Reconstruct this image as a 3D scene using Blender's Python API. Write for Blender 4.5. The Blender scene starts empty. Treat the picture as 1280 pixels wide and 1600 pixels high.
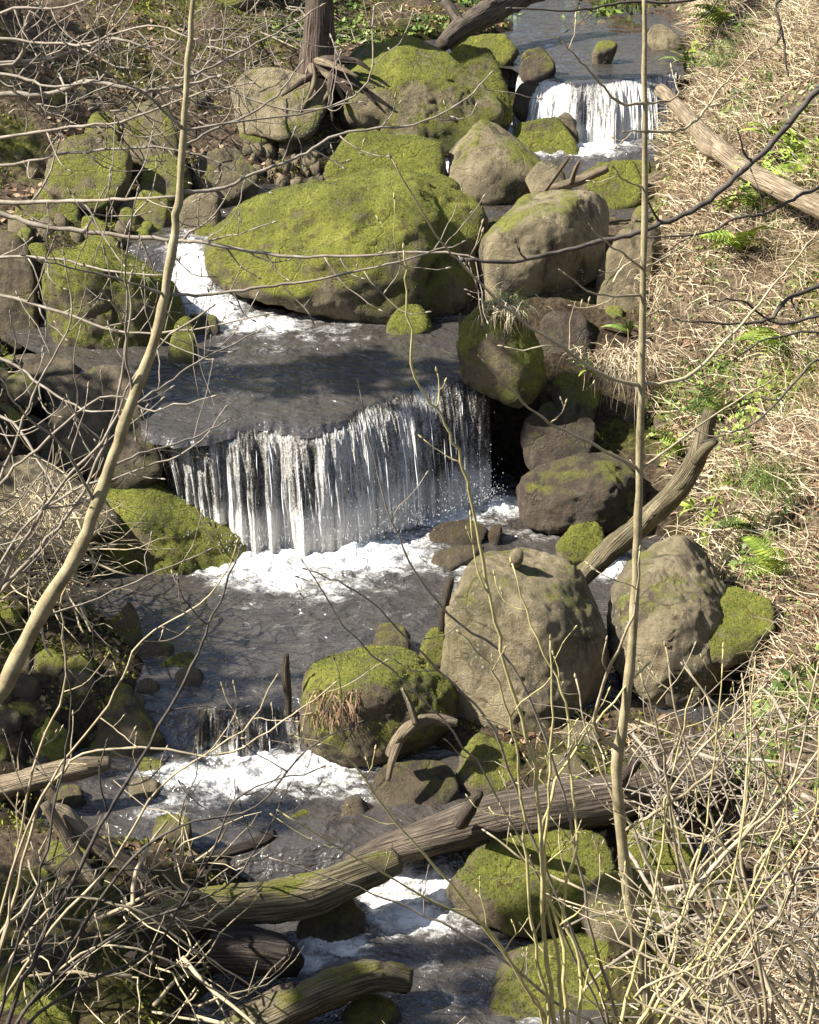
import bpy, bmesh, math, random
import numpy as np
from mathutils import Vector

# ------------------------------------------------------------------ camera, sky, sun, exposure
scene = bpy.context.scene
COL = scene.collection
CAMZ, PITCH, FPX = 6.24, math.radians(22.0), 800 / math.tan(math.radians(15.0))
cam_data = bpy.data.cameras.new("camera")
cam = bpy.data.objects.new("camera", cam_data)
COL.objects.link(cam)
cam.location = (0, 0, CAMZ)
cam.rotation_euler = (math.radians(90) - PITCH, 0, 0)
cam_data.sensor_fit = 'VERTICAL'
cam_data.angle = math.radians(30.0)
cam_data.clip_start = 0.05
cam_data.clip_end = 2000
scene.camera = cam

SUN_EL, SUN_AZ = 43.0, 260.0          # azimuth of the sun, clockwise from +Y (the way the camera looks)
world = bpy.data.worlds.new("World")
scene.world = world
world.use_nodes = True
wn = world.node_tree
bg = wn.nodes["Background"]
sky = wn.nodes.new("ShaderNodeTexSky")
sky.sky_type = 'NISHITA'
sky.sun_disc = False
sky.sun_elevation = math.radians(SUN_EL)
sky.sun_rotation = math.radians(SUN_AZ)
wn.links.new(sky.outputs[0], bg.inputs[0])
bg.inputs[1].default_value = 0.07
sl = bpy.data.lights.new("sun", 'SUN')
sl.energy = 5.0
sl.angle = math.radians(0.55)
sl.color = (1.0, 0.97, 0.90)
sun = bpy.data.objects.new("sun", sl)
COL.objects.link(sun)
_a, _e = math.radians(SUN_AZ), math.radians(SUN_EL)
SUNV = Vector((math.sin(_a) * math.cos(_e), math.cos(_a) * math.cos(_e), math.sin(_e)))
sun.rotation_euler = SUNV.to_track_quat('Z', 'Y').to_euler()
sun.location = SUNV * 40
scene.view_settings.view_transform = 'Standard'
scene.view_settings.look = 'None'
scene.view_settings.exposure = 1.3
scene.view_settings.gamma = 1.0

rng = np.random.default_rng(11)
random.seed(11)

# ------------------------------------------------------------------ pixel <-> world
CP, SP = math.cos(PITCH), math.sin(PITCH)
def ray(u, v):
    a, b = (u - 640) / FPX, (v - 800) / FPX
    return a, CP - b * SP, -SP - b * CP          # x, y, z
def P(u, v, Y):
    x, y, z = ray(u, v)
    t = Y / y
    return np.array((x * t, Y, CAMZ + z * t))
def PZ(u, v, zz):
    x, y, z = ray(u, v)
    t = (zz - CAMZ) / z
    return np.array((x * t, y * t, zz))
def proj(Q):
    Q = np.asarray(Q, float)
    dx, dy, dz = Q[..., 0], Q[..., 1], Q[..., 2] - CAMZ
    c = dy * CP - dz * SP
    b = -(dy * SP + dz * CP)
    return 640 + FPX * dx / c, 800 + FPX * b / c
def ppm(p):                                       # pixels per metre at a point
    return FPX / (p[1] * CP - (p[2] - CAMZ) * SP)

# ------------------------------------------------------------------ noise
_perm = np.random.default_rng(5).permutation(256)
_perm = np.concatenate([_perm, _perm, _perm])
_g = np.random.default_rng(6).normal(size=(256, 3))
_g /= np.linalg.norm(_g, axis=1)[:, None]
def pn(Q):
    Q = np.asarray(Q, float)
    i = np.floor(Q).astype(int)
    f = Q - i
    w = f * f * f * (f * (f * 6 - 15) + 10)
    i &= 255
    r = 0
    for dx in (0, 1):
        for dy in (0, 1):
            for dz in (0, 1):
                h = _perm[_perm[_perm[(i[:, 0] + dx) & 255] + ((i[:, 1] + dy) & 255)] + ((i[:, 2] + dz) & 255)]
                d = _g[h]
                dot = d[:, 0] * (f[:, 0] - dx) + d[:, 1] * (f[:, 1] - dy) + d[:, 2] * (f[:, 2] - dz)
                ww = (w[:, 0] if dx else 1 - w[:, 0]) * (w[:, 1] if dy else 1 - w[:, 1]) * (w[:, 2] if dz else 1 - w[:, 2])
                r = r + dot * ww
    return r * 1.6
def fbm(Q, o=4, g=.5):
    s, a, t = 0, 1, 0
    Q = np.asarray(Q, float)
    for k in range(o):
        s = s + a * pn(Q * (2.03 ** k) + 17.3 * k)
        t += a
        a *= g
    return s / t
def sstep(a, b, x):
    t = np.clip((x - a) / (b - a), 0, 1)
    return t * t * (3 - 2 * t)

# ------------------------------------------------------------------ stream and terrain functions
LIP = np.array([PZ(u, v, z) for u, v, z in ((215, 672, .95), (250, 690, .94), (330, 684, .95), (400, 662, .97), (480, 678, .96), (540, 654, .98),
                (620, 622, 1.0), (660, 602, 1.03), (745, 592, 1.03), (765, 590, 1.03))])
def _resample(p, n):
    p = np.asarray(p); s_ = np.linspace(0, len(p) - 1, n); k = np.arange(len(p))
    q = np.stack([np.interp(s_, k, p[:, j]) for j in range(3)], 1)
    w = max(3, n // (len(p) - 1) // 2 * 2 + 1); ker = np.hanning(w + 2)[1:-1]; ker /= ker.sum()
    qp = np.vstack([np.repeat(q[:1], w // 2, 0), q, np.repeat(q[-1:], w // 2, 0)])
    return np.stack([np.convolve(qp[:, j], ker, 'valid') for j in range(3)], 1)
LIP = _resample(LIP, 181)
LIP[:, 1] += fbm(np.stack([LIP[:, 0] * 2.5, LIP[:, 0] * 0, LIP[:, 0] * 0 + 4], 1), 4, .65) * .17
LIPX, LIPY, LIPZ = LIP[:, 0], LIP[:, 1], LIP[:, 2]
LIP2 = np.array([PZ(u, v, 2.66) for u, v in ((812, 118), (845, 122), (900, 132), (960, 128), (1030, 118), (1060, 112))])
def ylip(x):  return np.interp(x, LIPX, LIPY)
def ylip2(x): return np.interp(x, LIP2[:, 0], LIP2[:, 1])
LOW = ((7.0, -.9), (9.0, -.78), (10.0, -.66), (10.38, -.6), (10.62, -.37), (11.55, -.32), (11.75, -.27), (11.93, -.05), (12.6, 0.), (40, 0.))
UPP = ((10., .95), (15.4, 1.03), (17.3, 1.2), (17.55, 1.38), (18.1, 1.72), (20.3, 1.88), (20.9, 2.07), (22.0, 2.1), (40, 2.1))
TOP = ((10., 2.66), (22.5, 2.67), (26., 2.76), (60, 2.8))
def interp(t, y): return np.interp(y, [a for a, b in t], [b for a, b in t])
def wlevel(x, y, off=0.0):
    z = interp(LOW, y)
    z = np.where(y > ylip(x) + off, interp(UPP, y), z)
    return np.where(y > ylip2(x) + off, interp(TOP, y), z)
_rows = [(1600, 410, 810, -.75), (1470, 425, 800, -.65), (1395, 480, 760, -.6), (1300, 170, 640, -.36), (1185, 185, 615, -.31), (1112, 305, 520, -.05),
         (1000, 320, 700, 0), (900, 110, 985, 0), (845, 150, 1000, 0), (640, 150, 765, 1.05), (500, 30, 760, 1.2), (400, 250, 380, 1.72)]
CH = []
for v, a, b, z in _rows:
    A, B = PZ(a, v, z), PZ(b, v, z)
    CH.append((A[1], A[0], B[0]))
CH += [(19.6, -1.9, 1.0), (21.2, .8, 2.7), (22.4, 1.15, 3.0), (23.6, .2, 3.2), (24.3, .3, 3.0), (24.9, 1.3, 2.3), (25.3, 1.9, 2.0), (60, 1.9, 2.0)]
CH = np.array(sorted(CH))
_bank = [(1600, 1200, -.5), (1400, 1200, -.25), (1250, 1180, -.1), (1100, 1150, .05), (950, 1110, .2), (800, 1055, .3), (600, 1005, .8), (450, 1015, 1.4), (300, 1020, 1.95), (200, 1025, 2.1), (110, 1050, 2.75), (40, 1080, 2.85)]
BK = np.array(sorted([tuple(PZ(u, v, z)[[1, 0]]) for v, u, z in _bank] + [(60., 4.5), (6.5, .6)]))
SMOOTH = ((7, -.8), (9.5, -.6), (11.8, -.15), (13.7, .05), (14.5, .6), (15.1, 1.05), (17, 1.3), (18.5, 1.65), (20.5, 1.9), (22, 2.25), (23, 2.65), (60, 2.8))
SMOOTHR = ((7, -.8), (9.5, -.6), (11.8, -.2), (13.8, -.05), (15.2, .1), (16.5, .6), (17.3, 1.2), (18.5, 1.65), (20.5, 1.85), (22, 2.1), (23, 2.65), (60, 2.8))
def terrain(x, y):
    x = np.asarray(x, float); y = np.asarray(y, float)
    sh = x.shape
    X, Y = x.ravel(), y.ravel()
    xl, xr = np.interp(Y, CH[:, 0], CH[:, 1]), np.interp(Y, CH[:, 0], CH[:, 2])
    xb = np.maximum(np.interp(Y, BK[:, 0], BK[:, 1]), xr + .1)
    w = fbm(np.stack([X * .7, Y * .7, X * 0 + 3], 1), 3) * .3
    dr, dl = np.maximum(0, X - xr + w), np.maximum(0, xl - X + w)
    db = np.maximum(0, X - xb + w * .35)
    k = sstep(0.05, .7, dr + dl)
    z = (wlevel(X, Y, .45) - .32) * (1 - k) + (np.where(dr > 0, interp(SMOOTHR, Y), interp(SMOOTH, Y)) + .08) * k
    slope = np.interp(Y, [8, 11.5, 13.5], [.40, .5, .80])
    br = .28 * sstep(0, .3, db) + slope * np.minimum(db, 4.0) + .35 * np.maximum(db - 4.0, 0)
    bl = .12 * np.minimum(dl, 2) + .40 * np.maximum(dl - 2, 0)
    z = z + br + bl
    z = z + fbm(np.stack([X * 1.3, Y * 1.3, X * 0], 1), 4) * .15 * np.clip(dr + dl, 0, 1)
    near = -.55 + (8.75 - Y) * .58 + fbm(np.stack([X * .8, Y * .8, X * 0 + 9], 1), 3) * .12
    near = np.minimum(near, 4.65)
    k = .25
    h = np.clip(.5 + .5 * (z - near) / k, 0, 1)
    z = near * (1 - h) + z * h + k * h * (1 - h)
    z = z + np.clip(Y - 27.5, 0, 14) * .13
    return z.reshape(sh)
def T(x, y): return float(terrain(np.array([x]), np.array([y]))[0])
def PT(u, v, y0=4.0, y1=45.0):
    x, y, z = ray(u, v)
    ys = np.linspace(y0, y1, 1200)
    t = ys / y
    xs, zs = x * t, CAMZ + z * t
    g = np.maximum(terrain(xs, ys), wlevel(xs, ys) - .02)
    h = np.nonzero(zs <= g)[0]
    i = h[0] if len(h) else len(ys) - 1
    return np.array((xs[i], ys[i], zs[i]))

# ------------------------------------------------------------------ mesh helpers
def link(name, me, mat=None, parent=None, smooth=True):
    o = bpy.data.objects.new(name, me)
    COL.objects.link(o)
    if mat: me.materials.append(mat)
    if parent is not None: o.parent = parent
    return o
def mesh_np(name, V, F, mat=None, parent=None, smooth=True):
    V = np.asarray(V, np.float32); F = np.asarray(F, np.int32)
    me = bpy.data.meshes.new(name)
    me.vertices.add(len(V)); me.vertices.foreach_set("co", V.ravel())
    n = F.shape[1]
    me.loops.add(F.size); me.loops.foreach_set("vertex_index", F.ravel())
    me.polygons.add(len(F))
    me.polygons.foreach_set("loop_start", np.arange(len(F), dtype=np.int32) * n)
    if smooth: me.polygons.foreach_set("use_smooth", np.ones(len(F), bool))
    me.update(calc_edges=True)
    return link(name, me, mat, parent)
def tag(o, label=None, cat=None, group=None, kind=None):
    if label: o["label"] = label
    if cat: o["category"] = cat
    if group: o["group"] = group
    if kind: o["kind"] = kind
    return o
def empty(name, loc, label, cat, group=None):
    o = bpy.data.objects.new(name, None)
    o.empty_display_size = .1
    COL.objects.link(o)
    o.location = tuple(loc)
    return tag(o, label, cat, group)
def attr(o, name, vals):
    a = o.data.attributes.new(name, 'FLOAT', 'POINT')
    a.data.foreach_set("value", np.asarray(vals, np.float32))
def grid_faces(nr, nc):
    i = np.arange(nr - 1)[:, None] * nc + np.arange(nc - 1)[None]
    i = i.ravel()
    return np.stack([i, i + 1, i + nc + 1, i + nc], 1)
def catmull(pts, n=6):
    p = np.asarray(pts, float)
    if len(p) < 3:
        t = np.linspace(0, 1, n + 1)[:, None]
        return p[0] * (1 - t) + p[-1] * t
    q = np.vstack([2 * p[0] - p[1], p, 2 * p[-1] - p[-2]])
    out = []
    for i in range(len(p) - 1):
        a, b, c, d = q[i:i + 4]
        for t in np.arange(n) / n:
            out.append(.5 * (2 * b + (c - a) * t + (2 * a - 5 * b + 4 * c - d) * t * t + (3 * b - a - 3 * c + d) * t ** 3))
    out.append(p[-1])
    return np.array(out)
class MB:
    def __init__(s): s.V, s.F, s.n = [], [], 0
    def tube(s, pts, rad, sides=6, cap=True, rough=0.0, seed=0):
        pts = np.asarray(pts, float); rad = np.asarray(rad, float) * np.ones(len(pts))
        t = np.gradient(pts, axis=0)
        t /= np.linalg.norm(t, axis=1)[:, None] + 1e-9
        up = np.array((.13, .21, .97)) if abs(t[0][2]) < .9 else np.array((.97, .1, .1))
        a = np.cross(t, up); a /= np.linalg.norm(a, axis=1)[:, None] + 1e-9
        b = np.cross(t, a)
        th = np.arange(sides) * 2 * math.pi / sides
        ring = a[:, None, :] * np.cos(th)[None, :, None] + b[:, None, :] * np.sin(th)[None, :, None]
        R = rad[:, None] * np.ones((1, sides))
        if rough:
            arc = np.concatenate([[0], np.cumsum(np.linalg.norm(np.diff(pts, axis=0), axis=1))])
            q = np.stack(np.broadcast_arrays(np.cos(th)[None] * 2.2 + seed, np.sin(th)[None] * 2.2, (arc / (rad.mean() * 3))[:, None]), -1).reshape(-1, 3)
            R = R * (1 + rough * fbm(q, 4, .6).reshape(R.shape))
            q2 = np.stack(np.broadcast_arrays(np.cos(th)[None] * 7 + seed, np.sin(th)[None] * 7, (arc / (rad.mean() * 9))[:, None]), -1).reshape(-1, 3)
            R = R * (1 + rough * .45 * pn(q2).reshape(R.shape))
        V = (pts[:, None, :] + ring * R[..., None]).reshape(-1, 3)
        n, m = len(pts), sides
        i, j = np.meshgrid(np.arange(n - 1), np.arange(m), indexing='ij')
        F = np.stack([i * m + j, i * m + (j + 1) % m, (i + 1) * m + (j + 1) % m, (i + 1) * m + j], -1).reshape(-1, 4)
        V = np.vstack([V, pts[:1], pts[-1:]])
        e = n * m
        j = np.arange(m)
        c0 = np.stack([(j + 1) % m, j, j * 0 + e, j * 0 + e], 1)
        c1 = np.stack([(n - 1) * m + j, (n - 1) * m + (j + 1) % m, j * 0 + e + 1, j * 0 + e + 1], 1)
        s.V.append(V); s.F += [F + s.n]
        s.T = getattr(s, 'T', [])
        s.T += [c0[:, :3] + s.n, c1[:, :3] + s.n]
        s.n += len(V)
    def bud(s, p, d, L, r):
        d = np.asarray(d, float); d /= np.linalg.norm(d) + 1e-9
        s.tube([p, p + d * L * .35, p + d * L * .7, p + d * L], [r * .6, r, r * .75, r * .1], 5)
    def build(s, name, mat, parent=None, smooth=True):
        V = np.vstack(s.V); Q = np.vstack(s.F); Tt = np.vstack(s.T)
        me = bpy.data.meshes.new(name)
        me.vertices.add(len(V)); me.vertices.foreach_set("co", V.astype(np.float32).ravel())
        loops = np.concatenate([Q.ravel(), Tt.ravel()]).astype(np.int32)
        me.loops.add(len(loops)); me.loops.foreach_set("vertex_index", loops)
        st = np.concatenate([np.arange(len(Q)) * 4, len(Q) * 4 + np.arange(len(Tt)) * 3]).astype(np.int32)
        me.polygons.add(len(st)); me.polygons.foreach_set("loop_start", st)
        me.polygons.foreach_set("use_smooth", np.full(len(st), smooth))
        me.update(calc_edges=True)
        return link(name, me, mat, parent)

# ------------------------------------------------------------------ materials
class NT:
    def __init__(s, name):
        s.m = bpy.data.materials.new(name); s.m.use_nodes = True
        s.t = s.m.node_tree; s.b = s.t.nodes["Principled BSDF"]; s.out = s.t.nodes["Material Output"]
    def n(s, typ, **kw):
        x = s.t.nodes.new("ShaderNode" + typ)
        for k, v in kw.items():
            if k.startswith('i_'):
                x.inputs[int(k[2:]) if k[2:].isdigit() else k[2:].replace('_', ' ')].default_value = v
            else: setattr(x, k, v)
        return x
    def l(s, a, b): s.t.links.new(a, b)
    def coords(s): return s.n('TexCoord').outputs['Object']
    def noise(s, vec, scale, detail=4, rough=.55, dist=0):
        x = s.n('TexNoise'); x.inputs['Scale'].default_value = scale; x.inputs['Detail'].default_value = detail
        x.inputs['Roughness'].default_value = rough; x.inputs['Distortion'].default_value = dist
        if vec is not None: s.l(vec, x.inputs['Vector'])
        return x.outputs['Fac']
    def ramp(s, fac, stops):
        x = s.n('ValToRGB'); e = x.color_ramp.elements
        while len(e) < len(stops): e.new(.5)
        for i, (p, c) in enumerate(stops):
            e[i].position = p; e[i].color = (*c, 1) if len(c) == 3 else c
        s.l(fac, x.inputs[0]); return x.outputs[0]
    def mix(s, fac, a, b, mode='MIX'):
        x = s.n('MixRGB', blend_type=mode)
        for i, q in ((0, fac), (1, a), (2, b)):
            if isinstance(q, (int, float)): x.inputs[i].default_value = q
            elif isinstance(q, tuple): x.inputs[i].default_value = (*q, 1)
            else: s.l(q, x.inputs[i])
        return x.outputs[0]
    def math(s, op, a, b=None, c=None, clamp=False):
        x = s.n('Math', operation=op, use_clamp=clamp)
        for i, q in enumerate((a, b, c)):
            if q is None: continue
            if isinstance(q, (int, float)): x.inputs[i].default_value = q
            else: s.l(q, x.inputs[i])
        return x.outputs[0]
    def smooth(s, v, a, b):
        x = s.n('MapRange', interpolation_type='SMOOTHSTEP'); s.l(v, x.inputs[0])
        x.inputs[1].default_value = a; x.inputs[2].default_value = b
        return x.outputs[0]
    def bump(s, h, dist, strength=1.0, prev=None):
        x = s.n('Bump'); x.inputs['Distance'].default_value = dist; x.inputs['Strength'].default_value = strength
        s.l(h, x.inputs['Height'])
        if prev is not None: s.l(prev, x.inputs['Normal'])
        return x.outputs[0]
    def set(s, **kw):
        for k, v in kw.items():
            i = s.b.inputs[k.replace('_', ' ')]
            if isinstance(v, (int, float)): i.default_value = v
            elif isinstance(v, tuple): i.default_value = (*v, 1) if len(v) == 3 and i.type == 'RGBA' else v
            else: s.l(v, i)
        return s.m
def rock_mat():
    N = NT('rock'); c = N.coords()
    oi = N.n('ObjectInfo'); sep = N.n('SeparateColor'); N.l(oi.outputs['Color'], sep.inputs[0])
    moss, tone, wet = sep.outputs[0], sep.outputs[1], sep.outputs[2]
    geo = N.n('NewGeometry'); sx = N.n('SeparateXYZ'); N.l(geo.outputs['Normal'], sx.inputs[0])
    n1 = N.noise(c, 2.2, 6, .6); n2 = N.noise(c, 9, 8, .7); n3 = N.noise(c, 45, 8, .75); n4 = N.noise(c, 140, 3, .7)
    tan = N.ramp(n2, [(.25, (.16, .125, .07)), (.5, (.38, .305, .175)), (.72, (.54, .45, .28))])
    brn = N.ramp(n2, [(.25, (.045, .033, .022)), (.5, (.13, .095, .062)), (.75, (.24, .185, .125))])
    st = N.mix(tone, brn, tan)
    mpz = N.n('Mapping'); mpz.inputs['Scale'].default_value = (5, 5, .7); N.l(c, mpz.inputs[0])
    n5 = N.noise(mpz.outputs[0], 1.4, 6, .65)
    st = N.mix(N.smooth(n1, .44, .62), st, N.mix(.7, st, (.075, .06, .04)))
    st = N.mix(N.math('MULTIPLY', N.smooth(n5, .50, .66), .75), st, (.05, .042, .03))
    st = N.mix(N.math('MULTIPLY', N.smooth(n5, .42, .30), .35), st, (.55, .47, .33))
    # pale lichen spots
    vor = N.n('TexVoronoi'); vor.inputs['Scale'].default_value = 26; N.l(c, vor.inputs['Vector'])
    li = N.math('MULTIPLY', N.smooth(vor.outputs['Distance'], .34, .2), N.smooth(n1, .5, .62))
    li = N.math('MULTIPLY', li, tone)
    st = N.mix(N.math('MULTIPLY', li, .7), st, (.55, .53, .42))
    st = N.mix(N.smooth(n3, .58, .70), st, N.mix(.6, st, (.04, .03, .02)))
    st = N.mix(N.math('MULTIPLY', N.smooth(N.noise(c, 1.7, 4, .6), .50, .64), .4), st, (.15, .135, .045))
    ve = N.n('TexVoronoi', feature='DISTANCE_TO_EDGE'); ve.inputs['Scale'].default_value = 1.5
    wv = N.n('VectorMath', operation='ADD'); nz = N.n('TexNoise'); nz.inputs['Scale'].default_value = 1.6; nz.inputs['Detail'].default_value = 3; N.l(c, nz.inputs['Vector'])
    N.l(c, wv.inputs[0]); N.l(nz.outputs['Color'], wv.inputs[1]); N.l(wv.outputs[0], ve.inputs['Vector'])
    crack = N.math('MULTIPLY', N.smooth(ve.outputs['Distance'], .022, .004), N.smooth(n1, .40, .55))
    st = N.mix(N.math('MULTIPLY', crack, .4), st, (.04, .032, .02))
    # moss by how far a face looks up, broken by noise
    up = N.math('MULTIPLY_ADD', sx.outputs[2], .55, N.math('MULTIPLY', moss, 1.3))
    mm = N.math('ADD', up, N.math('MULTIPLY_ADD', n1, 2.3, N.math('MULTIPLY_ADD', n2, 1.1, -2.25)))
    mf = N.smooth(mm, .12, .55)
    mcol = N.ramp(N.math('MULTIPLY_ADD', n1, .55, N.math('MULTIPLY', n3, .5)), [(.30, (.020, .028, .006)), (.42, (.09, .105, .015)), (.55, (.24, .245, .035)), (.72, (.46, .43, .09))])
    n0 = N.noise(c, 1.1, 3, .5)
    mcol = N.mix(N.smooth(n0, .52, .66), mcol, N.mix(.7, mcol, (.05, .065, .012)))
    mcol = N.mix(N.math('MULTIPLY', N.smooth(n2, .50, .66), .8), mcol, (.12, .09, .04))
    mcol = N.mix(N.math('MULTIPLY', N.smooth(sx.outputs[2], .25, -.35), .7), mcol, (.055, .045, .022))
    colr = N.mix(mf, st, mcol)
    colr = N.mix(N.math('MULTIPLY', wet, .75), colr, N.mix(1.0, colr, (.30, .25, .2), 'MULTIPLY'))
    h = N.math('MULTIPLY_ADD', n3, .6, N.math('MULTIPLY_ADD', n2, 1.0, N.math('MULTIPLY', n4, .35)))
    h = N.math('MULTIPLY_ADD', crack, -.25, h)
    b1 = N.bump(h, .065, 1.0)
    rough = N.math('MULTIPLY_ADD', wet, -.55, .9)
    return N.set(Base_Color=colr, Roughness=rough, Normal=b1, Specular_IOR_Level=.35)
def simple(name, stops, scale=8, rough=.85, bump=.01, stretch=None, detail=6, scale2=60, spec=.3, trans=None, random_amt=0):
    N = NT(name); c = N.coords()
    if stretch:
        mp = N.n('Mapping'); mp.inputs['Scale'].default_value = stretch; N.l(c, mp.inputs[0]); c = mp.outputs[0]
    n1 = N.noise(c, scale, detail, .62); n2 = N.noise(c, scale2, 5, .7)
    f = N.math('MULTIPLY_ADD', n1, .7, N.math('MULTIPLY', n2, .3))
    if random_amt:
        geo = N.n('NewGeometry')
        f = N.math('ADD', f, N.math('MULTIPLY_ADD', geo.outputs['Random Per Island'], random_amt, -random_amt * .5))
    col = N.ramp(f, stops)
    N.set(Base_Color=col, Roughness=rough, Specular_IOR_Level=spec)
    if bump: N.set(Normal=N.bump(f, bump, .8))
    return N.m
def wood_mat(name, dark, mid, light, moss=0.0):
    N = NT(name)
    at = N.n('Attribute', attribute_name='along'); c = N.coords()
    n1 = N.noise(c, 5, 6, .65); n3 = N.noise(c, 70, 6, .7)
    w = N.n('TexNoise', noise_dimensions='2D'); w.inputs['Scale'].default_value = 1; w.inputs['Detail'].default_value = 6
    cx = N.n('CombineXYZ'); a2 = N.n('Attribute', attribute_name='around')
    N.l(N.math('MULTIPLY', at.outputs['Fac'], 3.0), cx.inputs[0]); N.l(N.math('MULTIPLY', a2.outputs['Fac'], 26.0), cx.inputs[1])
    N.l(cx.outputs[0], w.inputs['Vector'])
    g = w.outputs['Fac']
    f = N.math('MULTIPLY_ADD', g, .6, N.math('MULTIPLY_ADD', n1, .3, N.math('MULTIPLY', n3, .12)))
    col = N.ramp(f, [(.34, dark), (.5, mid), (.66, light)])
    if moss:
        geo = N.n('NewGeometry'); sx = N.n('SeparateXYZ'); N.l(geo.outputs['Normal'], sx.inputs[0])
        m = N.smooth(N.math('ADD', sx.outputs[2], N.math('MULTIPLY_ADD', n1, 2.2, -2.0 + moss)), .1, .6)
        col = N.mix(m, col, N.ramp(n3, [(.3, (.06, .07, .012)), (.7, (.22, .20, .035))]))
    N.set(Base_Color=col, Roughness=.88, Specular_IOR_Level=.25)
    N.set(Normal=N.bump(f, .06, 1.0))
    return N.m
def ground_mat():
    N = NT('leaf_litter_soil'); c = N.coords()
    n1 = N.noise(c, .9, 5, .6); n2 = N.noise(c, 7, 8, .7); n3 = N.noise(c, 40, 8, .75)
    vor = N.n('TexVoronoi'); vor.inputs['Scale'].default_value = 22; N.l(c, vor.inputs['Vector'])
    f = N.math('MULTIPLY_ADD', n2, .45, N.math('MULTIPLY_ADD', n3, .4, N.math('MULTIPLY', vor.outputs['Distance'], .25)))
    a = N.ramp(f, [(.32, (.02, .014, .009)), (.5, (.085, .06, .038)), (.70, (.22, .16, .10))])
    g = N.ramp(f, [(.34, (.02, .024, .007)), (.52, (.09, .09, .02)), (.7, (.22, .20, .05))])
    col = N.mix(N.smooth(n1, .50, .62), a, g)
    damp_shade = N.n('Attribute', attribute_name='damp_shade').outputs['Fac']
    col = N.mix(N.math('MULTIPLY', damp_shade, .8), col, N.mix(1.0, col, (.22, .2, .16), 'MULTIPLY'))  # wet soil by the stream, plus painted shade for gaps between boulders
    N.set(Base_Color=col, Roughness=.95, Specular_IOR_Level=.2, Normal=N.bump(f, .06, 1.0))
    return N.m
def water_mat(name, curtain=False):
    N = NT(name); c = N.coords()
    fo = N.n('Attribute', attribute_name='foam').outputs['Fac']
    if curtain:
        cx = N.n('CombineXYZ')
        N.l(N.math('MULTIPLY', N.n('Attribute', attribute_name='su').outputs['Fac'], 1.0), cx.inputs[0])
        N.l(N.math('MULTIPLY', N.n('Attribute', attribute_name='sv').outputs['Fac'], .10), cx.inputs[1])
        v1 = cx.outputs[0]
        cx2 = N.n('CombineXYZ')
        N.l(N.n('Attribute', attribute_name='su').outputs['Fac'], cx2.inputs[0])
        N.l(N.math('MULTIPLY', N.n('Attribute', attribute_name='sv').outputs['Fac'], .45), cx2.inputs[1])
        s1 = N.noise(v1, 14, 5, .6, .3); s2 = N.noise(cx2.outputs[0], 46, 6, .75, .6); s3 = N.noise(c, 70, 4, .7)
        f = N.math('MULTIPLY_ADD', s1, .42, N.math('MULTIPLY_ADD', s2, .4, N.math('MULTIPLY', s3, .43)))
        ff = N.math('ADD', N.math('MULTIPLY', fo, .75), N.math('MULTIPLY_ADD', f, 3.0, -1.75))
        fac = N.smooth(ff, .0, .85)
        col = N.mix(fac, (.05, .038, .026), (.80, .77, .70))
        N.set(Base_Color=col, Roughness=N.math('MULTIPLY_ADD', fac, .25, .07), IOR=1.33, Specular_IOR_Level=.8,
              Normal=N.bump(f, .05, 1.0))
        # thin water lets the wet rock behind show
        tr = N.n('BsdfTransparent'); tr.inputs[0].default_value = (.75, .68, .55, 1)
        al = N.math('MAXIMUM', N.smooth(N.math('ADD', fac, N.math('MULTIPLY', fo, .7)), -.45, .35), N.n('Attribute', attribute_name='top').outputs['Fac'])
        mx = N.n('MixShader'); N.l(al, mx.inputs[0]); N.l(tr.outputs[0], mx.inputs[1]); N.l(N.b.outputs[0], mx.inputs[2])
        N.l(mx.outputs[0], N.out.inputs[0])
        return N.m
    mp = N.n('Mapping'); mp.inputs['Scale'].default_value = (.75, 1.15, 1.0); N.l(c, mp.inputs[0])
    n1 = N.noise(mp.outputs[0], 5, 5, .6, .6); n2 = N.noise(mp.outputs[0], 17, 6, .7, 1.0); n3 = N.noise(c, 60, 5, .75, .4)
    f = N.math('MULTIPLY_ADD', n1, .45, N.math('MULTIPLY_ADD', n2, .4, N.math('MULTIPLY', n3, .15)))
    ff = N.math('ADD', fo, N.math('MULTIPLY_ADD', f, 2.6, -1.35))
    fac = N.smooth(ff, .38, 1.05)
    fac = N.math('MULTIPLY', fac, N.smooth(fo, .04, .3))
    col = N.mix(fac, N.mix(n1, (.034, .029, .024), (.085, .073, .060)), (.82, .80, .75))
    nb = N.math('MULTIPLY_ADD', n1, .9, N.math('MULTIPLY', N.noise(mp.outputs[0], 15, 2, .5, .6), .35))
    N.set(Base_Color=col, Roughness=N.math('MULTIPLY_ADD', fac, .55, .06), IOR=1.5, Specular_IOR_Level=1.0, Normal=N.bump(nb, .10, .8))
    return N.m
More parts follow.
